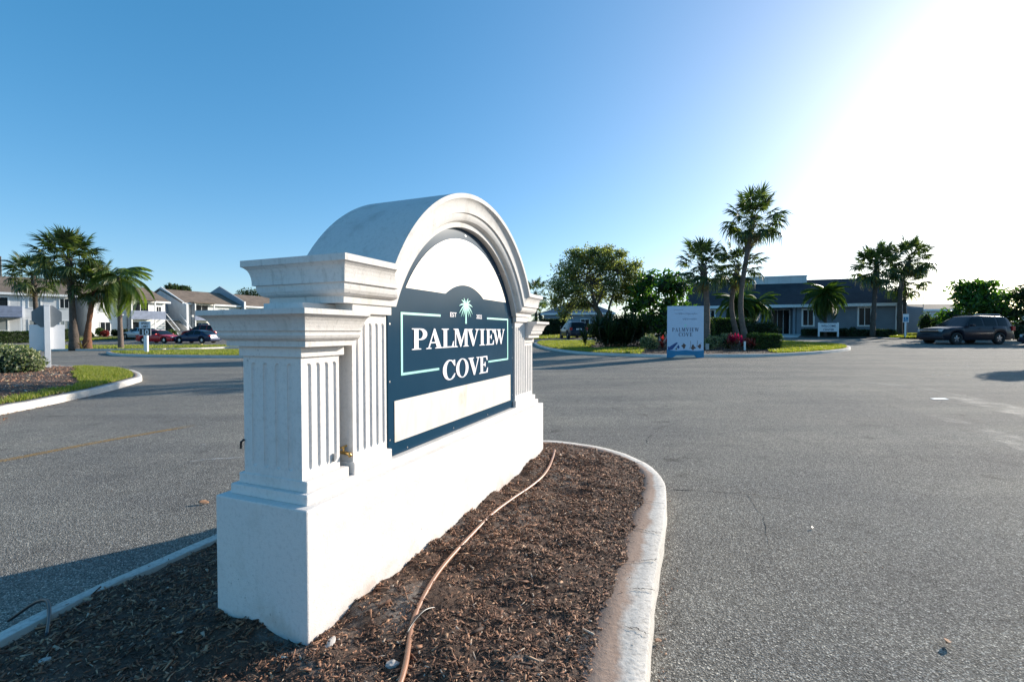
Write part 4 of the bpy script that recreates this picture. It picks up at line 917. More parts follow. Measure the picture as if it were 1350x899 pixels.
# palms on the verge
def P_(px, Y, dz=.1): return Vector(at(px, Y, dz))
def palm_at(px0, Y, px1, py1, rad, n, size, label, mid=None, **k):
    b = P_(px0, Y); top = Vector((ray(px1, 437)[0]*Y/ray(px1, 437)[1], Y, zat(px1, py1, Y)))-b
    pth = [(0, 0, -.1)]+([(mid[0], 0, mid[1])] if mid else [(top.x*.35, .0, top.z*.45)])+[tuple(top)]
    return palm('palm_tree', b, pth, rad, n, size, label, **k)
palm_at(49, 33, 46, 364, [.17, .13, .14], 38, .98, 'short leftmost palm with a wide head partly cut off by the frame', seed=2, emin=-35, dry=2)
palm_at(98, 31, 92, 341, [.33, .165, .19], 54, 1.14, 'tall thick palm with the biggest dark round head of the left cluster', seed=3, emin=-40, dry=2)
palm_at(114, 31.5, 127, 372, [.32, .15, .155], 46, .90, 'palm with a reddish leaning trunk beside the tall thick palm', seed=4, bark='bark_red', mid=(.15, 1.6), emin=-45)
palm_at(159, 32, 157, 366, [.17, .13, .12], 22, 1.08, 'slender bright green feather palm rightmost of the left cluster', seed=5, kind='feather', bark='bark_grey', emax=60, emin=-28, dry=0, boots=False)
b = P_(108, 31.2); rosette('agave_clump', b, 16, .9, .035, 'palm_dry', 'dry strappy clump at the foot of the reddish palm trunk', seed=3, stem=False, el=(25, 80))

# ------------------------------------------------------------------ central island: palms, hedges, easel sign
ci = [G(704.5, 452.5, .1), G(712, 456, .1), G(730, 460, .1), G(757, 463.3, .1), G(797, 465.8, .1), G(870, 467.8, .1), G(928, 467.6, .1), G(995, 467.6, .1), G(1060, 465, .1), G(1105, 461.5, .1), G(1121.5, 458.6, .1), G(1112, 455, .1), G(1070, 452, .1), G(1020, 450, .1), G(940, 449.5, .1), G(860, 449.6, .1), G(790, 449.6, .1), G(735, 449.3, .1), G(712, 450, .1)]
CI = [tuple(p) for p in cat_rom(ci+[ci[0]], 4)][:-1]
kerb('kerb', CI, .22, .12, terr); CIi = offset_poly(resample(CI, .3), .19)
sheet('island_soil', CIi, .6, raised(.105), 'mulch_dark')
pxof = lambda P: P[:, 0]/P[:, 1]*615.2+675
gl = lambda P: (lambda q, yy: ((q < 850) & ~((yy > 24.9) & (q > 775))) | (q > 1020))(pxof(P)+9*fbm(P[:, 0], P[:, 1], .9, 31), P[:, 1]+.35*fbm(P[:, 0], P[:, 1], 1.1, 32))
P = scatter(CIi, 60000, gl); blades('grass', P, terr(P[:, 0], P[:, 1])+.10, .10, .014)
P = scatter(CIi, 5000, lambda P: ~gl(P)); chips('bark_mulch', P, terr(P[:, 0], P[:, 1])+.11, .04, .13)
palm_at(931, 24.0, 926, 350, [.19, .135, .17], 34, .84, 'middle height sabal palm standing behind the white event board', seed=11, emin=-38, dry=4, bark='bark_grey', mid=(.02, 2.2))
palm_at(985, 24.5, 992, 288, [.19, .115, .125], 44, .88, 'tallest sabal palm on the central island with a slim leaning trunk', seed=12, bark='bark_grey', mid=(-.35, 2.5), emin=-42, dry=4)
palm_at(975, 25.5, 972, 352, [.165, .115, .125], 34, .82, 'shorter crooked palm close behind the tallest palm trunk', seed=13, bark='bark_grey', mid=(-.45, 2.2), emin=-40)
k = lambda Y: Y/615.2
# clipped hedges and shrubs
def hedge_px(px0, px1, pyt, Y, W, n, size, mat, label, seed=1, group=None, dz=.1):
    a, b = P_(px0, Y, dz), P_(px1, Y, dz); c = (a+b)/2; return hedge('clipped_hedge', c, 0, (b-a).length, W, zat((px0+px1)/2, pyt, Y)-c.z, n, size, mat, label, group, seed)
hedge_px(929, 984, 421, 27.5, 1.2, 9000, .10, 'hedge', 'long dark clipped hedge behind the palms with a sunlit flat top', 3)
hedge_px(925, 934, 424, 25.2, 1.5, 2600, .09, 'hedge', 'narrow sunlit clipped hedge end right beside the white event board', 4)
hedge_px(991, 1024, 441, 22.9, 1.0, 6000, .07, 'hedge', 'low square clipped hedge at the front right of the central island', 5)
def sh_px(px, py_base, Y, w_px, h_px, n, size, mat, label, name='round_shrub', seed=1, aspect=.5, d=.8, dz=.1, sub=5, cat='shrub', jag=.25, core=.72):
    b = P_(px, Y, dz); W = w_px*k(Y)/2; H = h_px*k(Y); r = random.Random(seed); bl = [(0, 0, H*.5, W*.85, W*.8*d, H*.5)]
    for i in range(sub): a = r.uniform(0, 2*PI); bl.append((math.cos(a)*W*.5, math.sin(a)*W*.4*d, H*r.uniform(.3, .7), W*.5, W*.5*d, H*.32))
    return shrub(name, b, bl, n, size, mat, label, cat, seed=seed, aspect=aspect, jag=jag, core=core)
sh_px(1004, 440, 26.5, 52, 31, 8000, .11, 'shrub_dark', 'big rounded dark shrub right of the palm trunks on the central island', seed=6, sub=7)
sh_px(940, 460, 23.0, 26, 18, 2600, .075, 'varieg', 'loose grey green shrub just right of the event board', seed=7)
sh_px(958, 460, 23.4, 28, 20, 2600, .075, 'varieg', 'loose grey green shrub below the palms left of the pink plants', seed=8)
sh_px(856, 461, 23.3, 25, 20, 3000, .075, 'varieg', 'pale variegated shrub at the kerb left of the event board', seed=9)
rosette('red_plant', P_(872, 23.6), 16, .42, .035, 'ti_red', 'reddish leafy plant between variegated shrub and event board', seed=3, heads=5, sp=.2)
rosette('ti_plant', P_(967, 22.9), 15, .42, .05, 'ti_pink', 'bright magenta ti plant on the central island', seed=4, heads=5, sp=.2, el=(35, 88))
rosette('ti_plant', P_(989, 22.9), 15, .42, .045, 'ti_red', 'taller dark red ti plant beside the clipped front hedge', seed=5, heads=8, sp=.28, el=(25, 85))
rosette('ti_plant', P_(977, 22.6), 12, .32, .04, 'ti_red', 'low brownish red ti plant between the two bigger ones', seed=6, heads=5, sp=.22)
b = P_(982, 21.9); st = MB().box(-.035, .035, -.03, .03, 0, .42, .004).build('marker_stake', 'white_paint', None, loc=b); tag(st, 'short white marker stake at the kerb below the pink plants', 'stake')
b = P_(932.5, 22.4); st = MB().box(-.07, .07, -.05, .05, 0, .30, .008).build('marker_stub', 'concrete', None, loc=b); tag(st, 'small pale stub in the bed right of the event board', 'stub')
# sprawling tree with a leaning trunk
b = P_(800, 29.0); Yt = 29.0
def tree(name, loc, trunk, limbs, blobs, n, size, mat, label, seed=1, aspect=.45, jag=.35, fill=.75, droop=.4, bark='bark_tree', twigs=True):
    root = empty(name, loc, 0, label, 'tree'); mb = MB(); mb.tube(cat_rom(trunk[0], 6), np.interp(np.linspace(0, 1, len(cat_rom(trunk[0], 6))), np.linspace(0, 1, len(trunk[1])), trunk[1]), 10); mb.build('trunk', bark, root, True)
    for pth, rad in limbs: q = cat_rom(pth, 6); MB().tube(q, np.interp(np.linspace(0, 1, len(q)), [0, 1], rad), 7).build('limb', bark, root, True)
    r = random.Random(seed); tip = Vector(limbs[0][0][-1]); tw = MB()
    for b_ in blobs:
        for i in range(4): src = limbs[r.randrange(len(limbs))][0][-1]; e = (b_[0]+r.uniform(-.7, .7)*b_[3], b_[1]+r.uniform(-.7, .7)*b_[4], b_[2]+r.uniform(-.6, .7)*b_[5]); md = tuple((a+c)/2+r.uniform(-.15, .15) for a, c in zip((b_[0], b_[1], b_[2]), e)); tw.tube([src, (b_[0], b_[1], b_[2]), md, e], [.03, .02, .012, .005], 4)
    tw.build('twigs', bark, root)['kind'] = 'stuff'
    V, F = lump(blobs, n, size, jag, fill, seed, aspect, droop); link('crown', mesh_np('crown', V, F), mat, root); return root
def off(px, py, Y0, dy=0.0, o=b): Y = Y0+dy; return (ray(px, 437)[0]*Y/ray(px, 437)[1]-o[0], Y-o[1], zat(px, py, Y)-o[2])
def blob(px, py, rpx, rpy, Y, dy, o): c = off(px, py, Y, dy, o); return (*c, rpx*k(Y), (rpx+rpy)*.5*k(Y), rpy*k(Y))
bl = [blob(*q, Yt, dy, b) for q, dy in [((752, 358, 22, 20), 0), ((772, 343, 22, 17), .6), ((795, 347, 20, 18), -.4), ((815, 350, 18, 15), .5), ((736, 378, 16, 15), -.5), ((760, 385, 20, 14), -1), ((782, 372, 18, 16), 1), ((733, 398, 12, 11), 0), ((750, 404, 12, 9), .8), ((830, 362, 15, 14), 0), ((806, 375, 14, 15), -.8), ((838, 350, 10, 9), .4), ((758, 335, 14, 9), .3), ((784, 332, 13, 8), -.2), ((826, 378, 14, 12), .7), ((744, 415, 11, 8), .2), ((770, 402, 16, 10), .5), ((790, 390, 15, 12), 1.2), ((815, 392, 15, 13), .9), ((838, 388, 15, 15), .9), ((845, 370, 12, 12), .2), ((800, 330, 12, 8), .3), ((818, 335, 11, 8), -.3)]]
tree('spreading_tree', b, ([(0, 0, -.1), off(795, 425, Yt, 0, b), off(786, 405, Yt, 0, b), off(781, 388, Yt, .1, b)], [.22, .17, .14, .10]),
     [([off(790, 412, Yt, 0, b), off(770, 392, Yt, .4, b), off(752, 372, Yt, .3, b)], (.10, .03)), ([off(781, 390, Yt, .1, b), off(778, 365, Yt, .2, b), off(775, 345, Yt, .3, b)], (.09, .02)), ([off(796, 428, Yt, 0, b), off(806, 395, Yt, -.3, b), off(815, 360, Yt, -.2, b)], (.10, .03)), ([off(786, 405, Yt, 0, b), off(797, 375, Yt, -.6, b), off(800, 350, Yt, -.4, b)], (.08, .02)), ([off(770, 392, Yt, .4, b), off(750, 395, Yt, -.2, b), off(737, 392, Yt, 0, b)], (.05, .02))],
     bl, 23000, .15, 'olive', 'spreading olive green tree with a leaning forked trunk left of the easel board', seed=5, fill=.85, jag=.5)
# dark spiky clump and broad leaved mass behind
for i, (px, Y, hp, lb) in enumerate([(800, 26.0, 46, 'dark spiky clump leftmost under the spreading tree'), (822, 25.6, 52, 'dark spiky clump in the middle under the spreading tree'), (842, 26.2, 44, 'dark spiky clump nearest the variegated kerb shrub')]):
    rosette('spiky_plant', P_(px, Y), 42, hp*k(Y)*.62, .035, 'shrub_dark', lb, seed=40+i, heads=7, sp=.5, el=(5, 85), droop=.35, seg=4)
sh_px(815, 450, 26.8, 74, 42, 9000, .13, 'shrub_dark', 'low dark shrub mass filling the ground under the spreading tree', seed=17, sub=8, jag=.35)
for i, (px, Y, H, sz, lb) in enumerate([(848, 27.5, 3.7, 1.0, 'broad leaved plant leftmost of the bright mass behind the event board'), (868, 27.0, 4.3, 1.15, 'tall broad leaved plant in the middle behind the event board'), (888, 27.2, 4.2, 1.1, 'broad leaved plant just left of the middle sabal palm'), (905, 28.0, 2.4, .9, 'low broad leaved plant behind the right edge of the event board')]):
    bb = P_(px, Y); r2 = np.random.default_rng(60+i); bl = [(r2.normal(0, .28), r2.normal(0, .4), H*q, .72*sz, .7*sz, .55*sz) for q in (.25, .42, .6, .78, .9)]
    shrub('broad_leaved_plant', bb, bl, 900, .34, 'banana', lb, 'plant', core=.5, jag=.4, aspect=.38, seed=70+i, fill=.6)
# easel sign board
x, y, z = at(903.5, 18.9); zb_ = z; kk = 18.9/615.2
eb = empty('event_board', (x, y, z), math.radians(-5), 'white and blue PALMVIEW COVE event board standing at the kerb', 'sign board')
W2 = 46.5*kk/2; HB = 68*kk
def panel_out(z0, z1, w_): return [(-w_, z0), (w_, z0), (w_, z1), (-w_, z1)]
MB().prism(panel_out(.28, HB, W2), -.02, .02).build('board', 'pale_blue', eb)
MB().prism([(-W2-.01, 0), (-W2+.20, 0), (-W2+.36, .10), (W2-.36, .10), (W2-.26, 0), (W2+.01, 0), (W2+.01, .30), (W2*.5, .27), (0, .31), (-W2*.5, .27), (-W2-.01, .33)], -.04, .04).build('base_panel', 'blue_print', eb)
MB().box(-W2+.05, -W2+.12, .02, .06, .05, HB*.9).box(W2-.12, W2-.05, .02, .06, .05, HB*.9).build('back_leg', 'white_paint', eb)
for txt, x0_, x1_, z_ in (('PALMVIEW', -.53, .53, HB*.505), ('COVE', -.27, .27, HB*.412)):
    tot = sum(GL[c][0]+.16 for c in txt)-.16; sc = (x1_-x0_)/tot; xx = x0_
    for c in txt: glyph(c, xx, z_, sc, .155, 'ink', eb, 'letter', yf=-.0235); xx += (GL[c][0]+.16)*sc
MB().prism([(-.012, HB*.585), (.012, HB*.585), (.006, HB*.625), (-.006, HB*.625)], -.0225, -.0205).prism([(-.05, HB*.625), (0, HB*.617), (.05, HB*.625), (.02, HB*.642), (-.02, HB*.642)], -.0228, -.0205).build('palm_emblem', 'mint', eb)
def scrawl(x0, x1, zc_, a, n, ph): return [(x0+(x1-x0)*t+a*.35*math.sin(t*n*2*PI+ph), -.022, zc_+a*(math.sin(t*n*2*PI)*(.6+.4*math.sin(t*11+ph)))) for t in np.linspace(0, 1, n*12)]
for (a, b_, zc_, am, n) in [(-.42, .10, .855, .035, 8), (-.46, -.10, .925, .010, 9), (.08, .46, .85, .04, 6), (-.12, .46, .745, .045, 8)]:
    MB().tube(scrawl(a, b_, HB*zc_, am, n, a*7), .007, 4).build('script_lettering', 'script_ink', eb)
MB().prism([(-W2+.02, .30), (-W2+.20, .33), (-W2+.42, .60), (-W2+.36, .62), (-W2+.08, .44), (-W2+.02, .46)], -.0235, -.0205).build('wave_print', 'blue_dark', eb)
for (cx2, cz2, s2, mt) in [(-.28, .44, .055, 'blue_dark'), (-.06, .47, .08, 'brown_print'), (.30, .42, .085, 'brown_print'), (.56, .46, .07, 'brown_print'), (-.36, .36, .03, 'shrub_dark')]:
    pp = [(cx2+s2*(1+.35*math.sin(3*t+cx2*9))*math.cos(t), cz2+s2*(1+.3*math.cos(4*t))*1.1*math.sin(t)) for t in np.linspace(0, 2*PI, 18, endpoint=False)]; MB().prism(pp, -.0232, -.0205).build('figure_print', mt, eb)
for (xa, za, xb, zb2) in [(.17, .36, .20, .68), (.40, .38, .47, .70), (.50, .40, .62, .62), (-.06, .36, -.10, .60)]: MB().tube([(xa, -.0215, za), ((xa+xb)/2+.03, -.0215, (za+zb2)/2), (xb, -.0215, zb2)], .007, 4).build('reed_print', 'brown_print', eb)

# ------------------------------------------------------------------ vehicles
def lin(tab): xs = [a for a, b in tab]; ys = [b for a, b in tab]; return lambda x: np.interp(x, xs, ys)
def car(name, loc, az, spec, paint, label, cat='car', rear_lamp=True, spokes=5):
    L, W, low, roof, clr, wr, xf, xr = spec['L'], spec['W'], lin(spec['low']), lin(spec['roof']), spec['clr'], spec['wr'], spec['xf'], spec['xr']
    root = empty(name, loc, PI/2-math.radians(az), label, cat)      # +x of the car points along azimuth az
    half = lambda x: W/2*(1-.16*np.abs(2*x/L)**5)
    ra = wr*1.17
    def z0(x):
        z = clr+(.06 if abs(x) > L*.44 else 0)
        for c in (xf, xr):
            if abs(x-c) < ra: z = max(z, wr*1.0+math.sqrt(ra*ra-(x-c)**2)*.98)
        return z
    xs = sorted(set(list(np.linspace(-L/2, L/2, 50))+[c+ra*math.cos(t) for c in (xf, xr) for t in np.linspace(0, PI, 13)]))
    def sec(x):
        w_ = half(x); a = z0(x); t = float(low(x)); h = t-a; return [(w_*.93, a), (w_*.985, a+.2*h), (w_, a+.48*h), (w_*.985, a+.78*h), (w_*.93, t-.02), (w_*.80, t+.008), (w_*.4, t+.03), (0, t+.035)]
    V = []; F = []; S_ = [sec(x) for x in xs]; m_ = len(S_[0])*2-1
    for x, s in zip(xs, S_):
        full = [(y_, z_) for y_, z_ in s]+[(-y_, z_) for y_, z_ in s[-2::-1]]; V += [(x, a, b) for a, b in full]
    n = len(xs)
    for i in range(n-1):
        for j in range(m_-1): F.append((i*m_+j, i*m_+j+1, (i+1)*m_+j+1, (i+1)*m_+j))
    F.append(list(range(m_))); F.append([(n-1)*m_+j for j in range(m_-1, -1, -1)])
    mb = MB(); mb.add(V, F); bo = mb.build('body', paint, root, True); es = bo.modifiers.new('e', 'EDGE_SPLIT'); es.split_angle = math.radians(40)
    MB().box(-L/2+.15, L/2-.15, -W*.40, W*.40, clr-.02, clr+.28).build('underbody', 'plastic', root)
    # cabin surface
    x0, x1 = spec['roof'][0][0], spec['roof'][-1][0]; rt = max(b for a, b in spec['roof'])
    def cs(x, v, o=0.0):
        zb_, zr = float(low(x))-.02, float(roof(x)); w_ = half(x); h = max(0, zr-zb_); f = h/(rt-zb_) if rt > zb_ else 0
        P = [(w_*.93, zb_), (w_*.93-.10*f*W/2, zb_+h*.5), (w_*(.93-.22*f), zb_+h*.90), (w_*(.86-.26*f), zb_+h*.985), (w_*.3, zb_+h*1.012), (0, zb_+h*1.015)]
        t = v*(len(P)-1); i = min(int(t), len(P)-2); q = t-i; y_ = P[i][0]*(1-q)+P[i+1][0]*q; z_ = P[i][1]*(1-q)+P[i+1][1]*q
        return y_, z_
    def grid(name_, xa, xb, va, vb, off_, mat_, side, nx=8, nv=6, par=root):
        V = []; 
        for i in range(nx+1):
            x = xa+(xb-xa)*i/nx
            for j in range(nv+1):
                v = va+(vb-va)*j/nv; y_, z_ = cs(x, v); e = 1e-3; y2, z2 = cs(x, min(1, v+.02)); y3, z3 = cs(min(x1, x+.02), v); 
                a = Vector((0, y2-y_, z2-z_)); b_ = Vector((.02, y3-y_, z3-z_)); nn = b_.cross(a); nn = nn.normalized() if nn.length > 1e-9 else Vector((0, 0, 1))
                if nn.z < 0 and abs(nn.z) > abs(nn.y)*.2: nn = -nn
                if nn.y < 0: nn = -nn if abs(nn.y) > .3 else nn
                p = Vector((x, y_, z_))+nn*off_; V.append((p.x, p.y*side, p.z))
        F = [(i*(nv+1)+j, i*(nv+1)+j+1, (i+1)*(nv+1)+j+1, (i+1)*(nv+1)+j) for i in range(nx) for j in range(nv)]
        mb = MB(); mb.add(V, F); return mb.build(name_, mat_, par, True)
    V = []; ns = 28; nv = 20
    for i in range(ns+1):
        x = x0+(x1-x0)*i/ns; sd = [cs(x, j/10) for j in range(11)]; V += [(x, a, b_) for a, b_ in sd]+[(x, -a, b_) for a, b_ in sd[-2::-1]]
    F = [(i*21+j, i*21+j+1, (i+1)*21+j+1, (i+1)*21+j) for i in range(ns) for j in range(20)]; mb = MB(); mb.add(V, F); mb.build('cabin', paint, root, True)
    ft = spec['wind']; rr = spec['rear']
    for sd in (1, -1):
        for a, b_ in spec['side']: grid('side_window', a, b_, .03, .385, .009, 'carglass', sd)
    for nm, (a, b_) in (('windscreen', ft), ('rear_window', rr)):
        g1 = grid(nm, a, b_, .40, 1, .009, 'carglass', 1); g2 = grid(nm, a, b_, .40, 1, .009, 'carglass', -1); g2.parent = g1; g2.name = 'pane_half'
    for cx in (xf, xr):
        for sd in (1, -1):
            bm = MB(); Pp = [(wr*.60, -.11), (wr*.93, -.11), (wr, -.07), (wr, .07), (wr*.93, .11), (wr*.60, .11)]; V = []; nn = 24
            for t in np.linspace(0, 2*PI, nn, endpoint=False):
                for r_2, y_ in Pp: V.append((r_2*math.cos(t), y_, r_2*math.sin(t)))
            F = [(i*6+j, i*6+(j+1) % 6, ((i+1) % nn)*6+(j+1) % 6, ((i+1) % nn)*6+j) for i in range(nn) for j in range(6)]; bm.add(V, F)
            wh = bm.build('wheel', 'tyre', root, True, loc=(cx, sd*(W/2-.13), wr))
            rm = MB(); rm.tube([(0, sd*.02, 0), (0, sd*.06, 0)], wr*.62, 20)
            rr_ = rm.build('rim_back', 'plastic', wh); sp_ = MB(); yy = sd*.075
            sp_.tube([(0, sd*.06, 0), (0, yy+sd*.012, 0)], wr*.17, 10)
            for q in range(spokes):
                t = q*2*PI/spokes+.3; c_, s_ = math.cos(t), math.sin(t); w1 = wr*.13; sp_.add([(c_*wr*.1-s_*w1, yy, s_*wr*.1+c_*w1), (c_*wr*.1+s_*w1, yy, s_*wr*.1-c_*w1), (c_*wr*.6+s_*w1*.8, yy-sd*.01, s_*wr*.6-c_*w1*.8), (c_*wr*.6-s_*w1*.8, yy-sd*.01, s_*wr*.6+c_*w1*.8)], [(0, 1, 2, 3)])
            ring = []; V = []
            for t in np.linspace(0, 2*PI, 24, endpoint=False): V += [(wr*.57*math.cos(t), yy, wr*.57*math.sin(t)), (wr*.63*math.cos(t), yy, wr*.63*math.sin(t))]
            sp_.add(V, [(2*i, 2*i+1, (2*i+3) % 48, (2*i+2) % 48) for i in range(24)]); sp_.build('rim', 'rim', wh)
    fz = spec['lamp'][0]; rz_ = spec['lamp'][1]; hx = L/2
    for sd in (1, -1):
        MB().box(hx-.34, hx-.03, min(sd*W*.27, sd*W*.40), max(sd*W*.27, sd*W*.40), fz-.075, fz+.075, .02).build('headlight', 'lamp', root)
        MB().box(-hx+.02, -hx+.22, min(sd*W*.47, sd*W*.34), max(sd*W*.47, sd*W*.34), rz_-spec['lamp'][2], rz_+spec['lamp'][2], .02).build('tail_light', 'tail', root)
        MB().box(spec['mir'][0]-.10, spec['mir'][0]+.06, min(sd*W*.5, sd*(W*.5+.20)), max(sd*W*.5, sd*(W*.5+.20)), spec['mir'][1], spec['mir'][1]+.15, .03).build('wing_mirror', paint, root)
        for dx in spec['doors']: MB().box(dx-.09, dx+.09, min(sd*(W/2-.01), sd*(W/2+.02)), max(sd*(W/2-.01), sd*(W/2+.02)), spec['mir'][1]-.13, spec['mir'][1]-.095, .006).build('door_handle', paint, root)
    MB().box(hx-.10, hx+.012, -W*.30, W*.30, fz-.12, fz+.06, .015).build('grille', 'plastic', root)
    if spec.get('bar'): MB().box(hx-.02, hx+.03, -W*.33, W*.33, fz-.02, fz+.035, .008).build('chrome_bar', 'chrome', root)
    MB().box(hx-.22, hx+.03, -W*.43, W*.43, clr+.05, clr+.26, .05).build('front_bumper', paint if not spec.get('pb') else 'plastic', root); MB().box(-hx-.03, -hx+.22, -W*.43, W*.43, clr+.08, clr+.32, .05).build('rear_bumper', paint, root)
    MB().box(-hx-.025, -hx+.01, -.26, .26, rz_-.10, rz_+.05).build('number_plate', 'sign_white', root)
    if spec.get('rails'):
        for sd in (1, -1): MB().tube([(-1.7, sd*W*.33, rt+.0), (-1.6, sd*W*.33, rt+.06), (.0, sd*W*.33, rt+.06), (.1, sd*W*.33, rt)], .018, 6).build('roof_rail', 'chrome' if sd == 1 else 'plastic', root)
    return root
SUV = dict(L=4.87, W=1.9, clr=.28, wr=.37, xf=1.52, xr=-1.35, low=[(-2.435, .78), (-2.40, 1.06), (-2.25, 1.11), (1.05, 1.10), (1.6, 1.06), (2.2, .97), (2.38, .86), (2.435, .66)], roof=[(-2.36, 1.09), (-2.18, 1.64), (-1.95, 1.74), (-.3, 1.79), (.15, 1.74), (1.10, 1.08)],
    side=[(-1.95, -1.30), (-1.16, -.36), (-.24, .72)], wind=(.22, 1.05), rear=(-2.35, -2.16), lamp=(.86, .98, .14), mir=(.70, 1.10), doors=(-.95, .02), bar=True, rails=True)
SED = dict(L=4.55, W=1.76, clr=.20, wr=.31, xf=1.35, xr=-1.30, low=[(-2.275, .55), (-2.22, .86), (-2.0, .92), (-1.4, .93), (.7, .90), (1.1, .87), (1.8, .76), (2.15, .65), (2.275, .48)], roof=[(-1.85, .90), (-1.15, 1.28), (-.6, 1.38), (.1, 1.37), (.98, .88)],
    side=[(-1.1, -.40), (-.30, .50)], wind=(.16, .95), rear=(-1.80, -1.12), lamp=(.62, .78, .07), mir=(.55, .86), doors=(-.75, .05))
SU2 = dict(SUV, L=4.6, roof=[(-2.27, 1.09), (-2.02, 1.58), (-1.8, 1.66), (-.3, 1.70), (.15, 1.66), (1.05, 1.08)], low=[(-2.30, .78), (-2.27, 1.02), (-2.15, 1.08), (1.05, 1.06), (1.6, 1.02), (2.1, .92), (2.25, .82), (2.30, .62)], rear=(-2.25, -2.02), side=[(-1.8, -1.25), (-1.12, -.36), (-.24, .68)], bar=False)
def ground_pt(X, Y): return (X, Y, float(terr(X, Y)))
car('parked_suv', (28.45, 29.35, float(terr(28.4, 28.6))), 265, SUV, 'car_plum', 'large dark blue SUV parked side on at the right of the lot', 'SUV')
x, y, z = at(759, 45.0); car('parked_suv', (x, y+2, z), -7, SU2, 'car_black', 'dark SUV seen from the rear behind the central island', 'SUV')
x, y, z = at(211, 50.0); car('parked_car', (x, y, z), 101, SED, 'car_red', 'bright red sedan parked behind the speed limit sign')
x, y, z = at(259.5, 49.5); car('parked_car', (x, y, z), 279, SED, 'car_blue', 'dark blue sedan parked right of the red car')
x, y, z = at(186, 56.0); car('parked_car', (x, y, z), 281, SED, 'car_silver', 'silver car half hidden behind the red sedan')
x, y, z = at(268, 56.0); car('parked_car', (x, y, z), 279, SU2, 'car_maroon', 'maroon car whose roof shows behind the dark blue sedan')
x, y, z = at(253.5, 43.2); o = MB().box(-.9, .9, -.08, .08, 0, .13, .03).build('wheel_stop', 'yellow', None, loc=(x, y, z)); tag(o, 'faded yellow wheel stop in front of the dark blue sedan', 'wheel stop')

# ------------------------------------------------------------------ apartment row at left
class Wing:
    def __init__(s, name, x, y, z, az, label, cat='building'):
        s.o = (x, y); s.az = math.radians(az); s.z = z; s.root = empty(name, (x, y, z), PI/2-s.az, label, cat)
    def s_px(s, px, n=0.0):
        t = ray(px, 437); kx = t[0]/t[1]; dx, dy = math.sin(s.az), math.cos(s.az); bx, by = s.o[0]-n*dy*-1*-1, 0
        bx = s.o[0]-dy*n; by = s.o[1]+dx*n; return (kx*by-bx)/(dx-kx*dy)
    def z_py(s, sx_, py, n=0.0):
        dx, dy = math.sin(s.az), math.cos(s.az); Y = s.o[1]+dy*sx_+dx*n; return zat(675, py, Y)-s.z
    def window(s, x0, x1, z0, z1, n=0.0, glass='glass', mull=1, fr=.09, name='window', bars=0):
        f = MB(); d0, d1 = n-.05, n+.03
        f.box(x0-fr, x1+fr, d0, d1, z1, z1+fr).box(x0-fr, x1+fr, d0-.02, d1, z0-fr, z0).box(x0-fr, x0, d0, d1, z0, z1).box(x1, x1+fr, d0, d1, z0, z1)
        for i in range(mull): xm = x0+(x1-x0)*(i+1)/(mull+1); f.box(xm-.025, xm+.025, d0+.01, d1, z0, z1)
        w_ = f.build(name, 'trim', s.root); 
        for i in range(mull+1): a = x0+(x1-x0)*i/(mull+1)+(.025 if i else 0); b_ = x0+(x1-x0)*(i+1)/(mull+1)-(.025 if i < mull else 0); MB().box(a, b_, n-.022, n-.010, z0, z1).build('pane', glass, w_)
        return w_
    def box(s, name, mat, *a, par=None, **k): return MB().box(*a, **k).build(name, mat, par or s.root)
def gable(W_, s0, s1, n0, n1, ze, zr, mat, over=.45, name='roof', hip=0.0, th=.14):
    nm = (n0+n1)/2; sl = (zr-ze)/(nm-n0); za = ze-over*sl; mb = MB()
    A = [(s0-over, n0-over, za), (s1+over, n0-over, za), (s1+over-hip*1.0, nm, zr), (s0-over+hip, nm, zr), (s0-over, n1+over, za), (s1+over, n1+over, za)]
    B_ = [(x, y, z+th) for x, y, z in A]; mb.add(A+B_, [(0, 1, 2, 3), (3, 2, 5, 4), (6, 9, 8, 7), (9, 10, 11, 8), (0, 6, 7, 1), (4, 5, 11, 10), (1, 7, 8, 2), (2, 8, 11, 5), (0, 3, 9, 6), (3, 4, 10, 9)] if not hip else [(6, 9, 8, 7), (9, 10, 11, 8), (7, 8, 11), (6, 10, 9), (0, 1, 5, 4), (0, 6, 7, 1), (4, 5, 11, 10), (1, 7, 11, 5), (0, 4, 10, 6)])
    r = mb.build(name, mat, W_.root); 
    W_.box('fascia', 'trim', s0-over-.01, s1+over+.01, n0-over-.035, n0-over-.001, za-.10, za+th+.02); return r
EH = 5.25; RH = 7.45
aw = Wing('apartment_building', -56, 62, .45, 24, 'long two storey white apartment row with brown roofs and stair walls behind the parked cars')
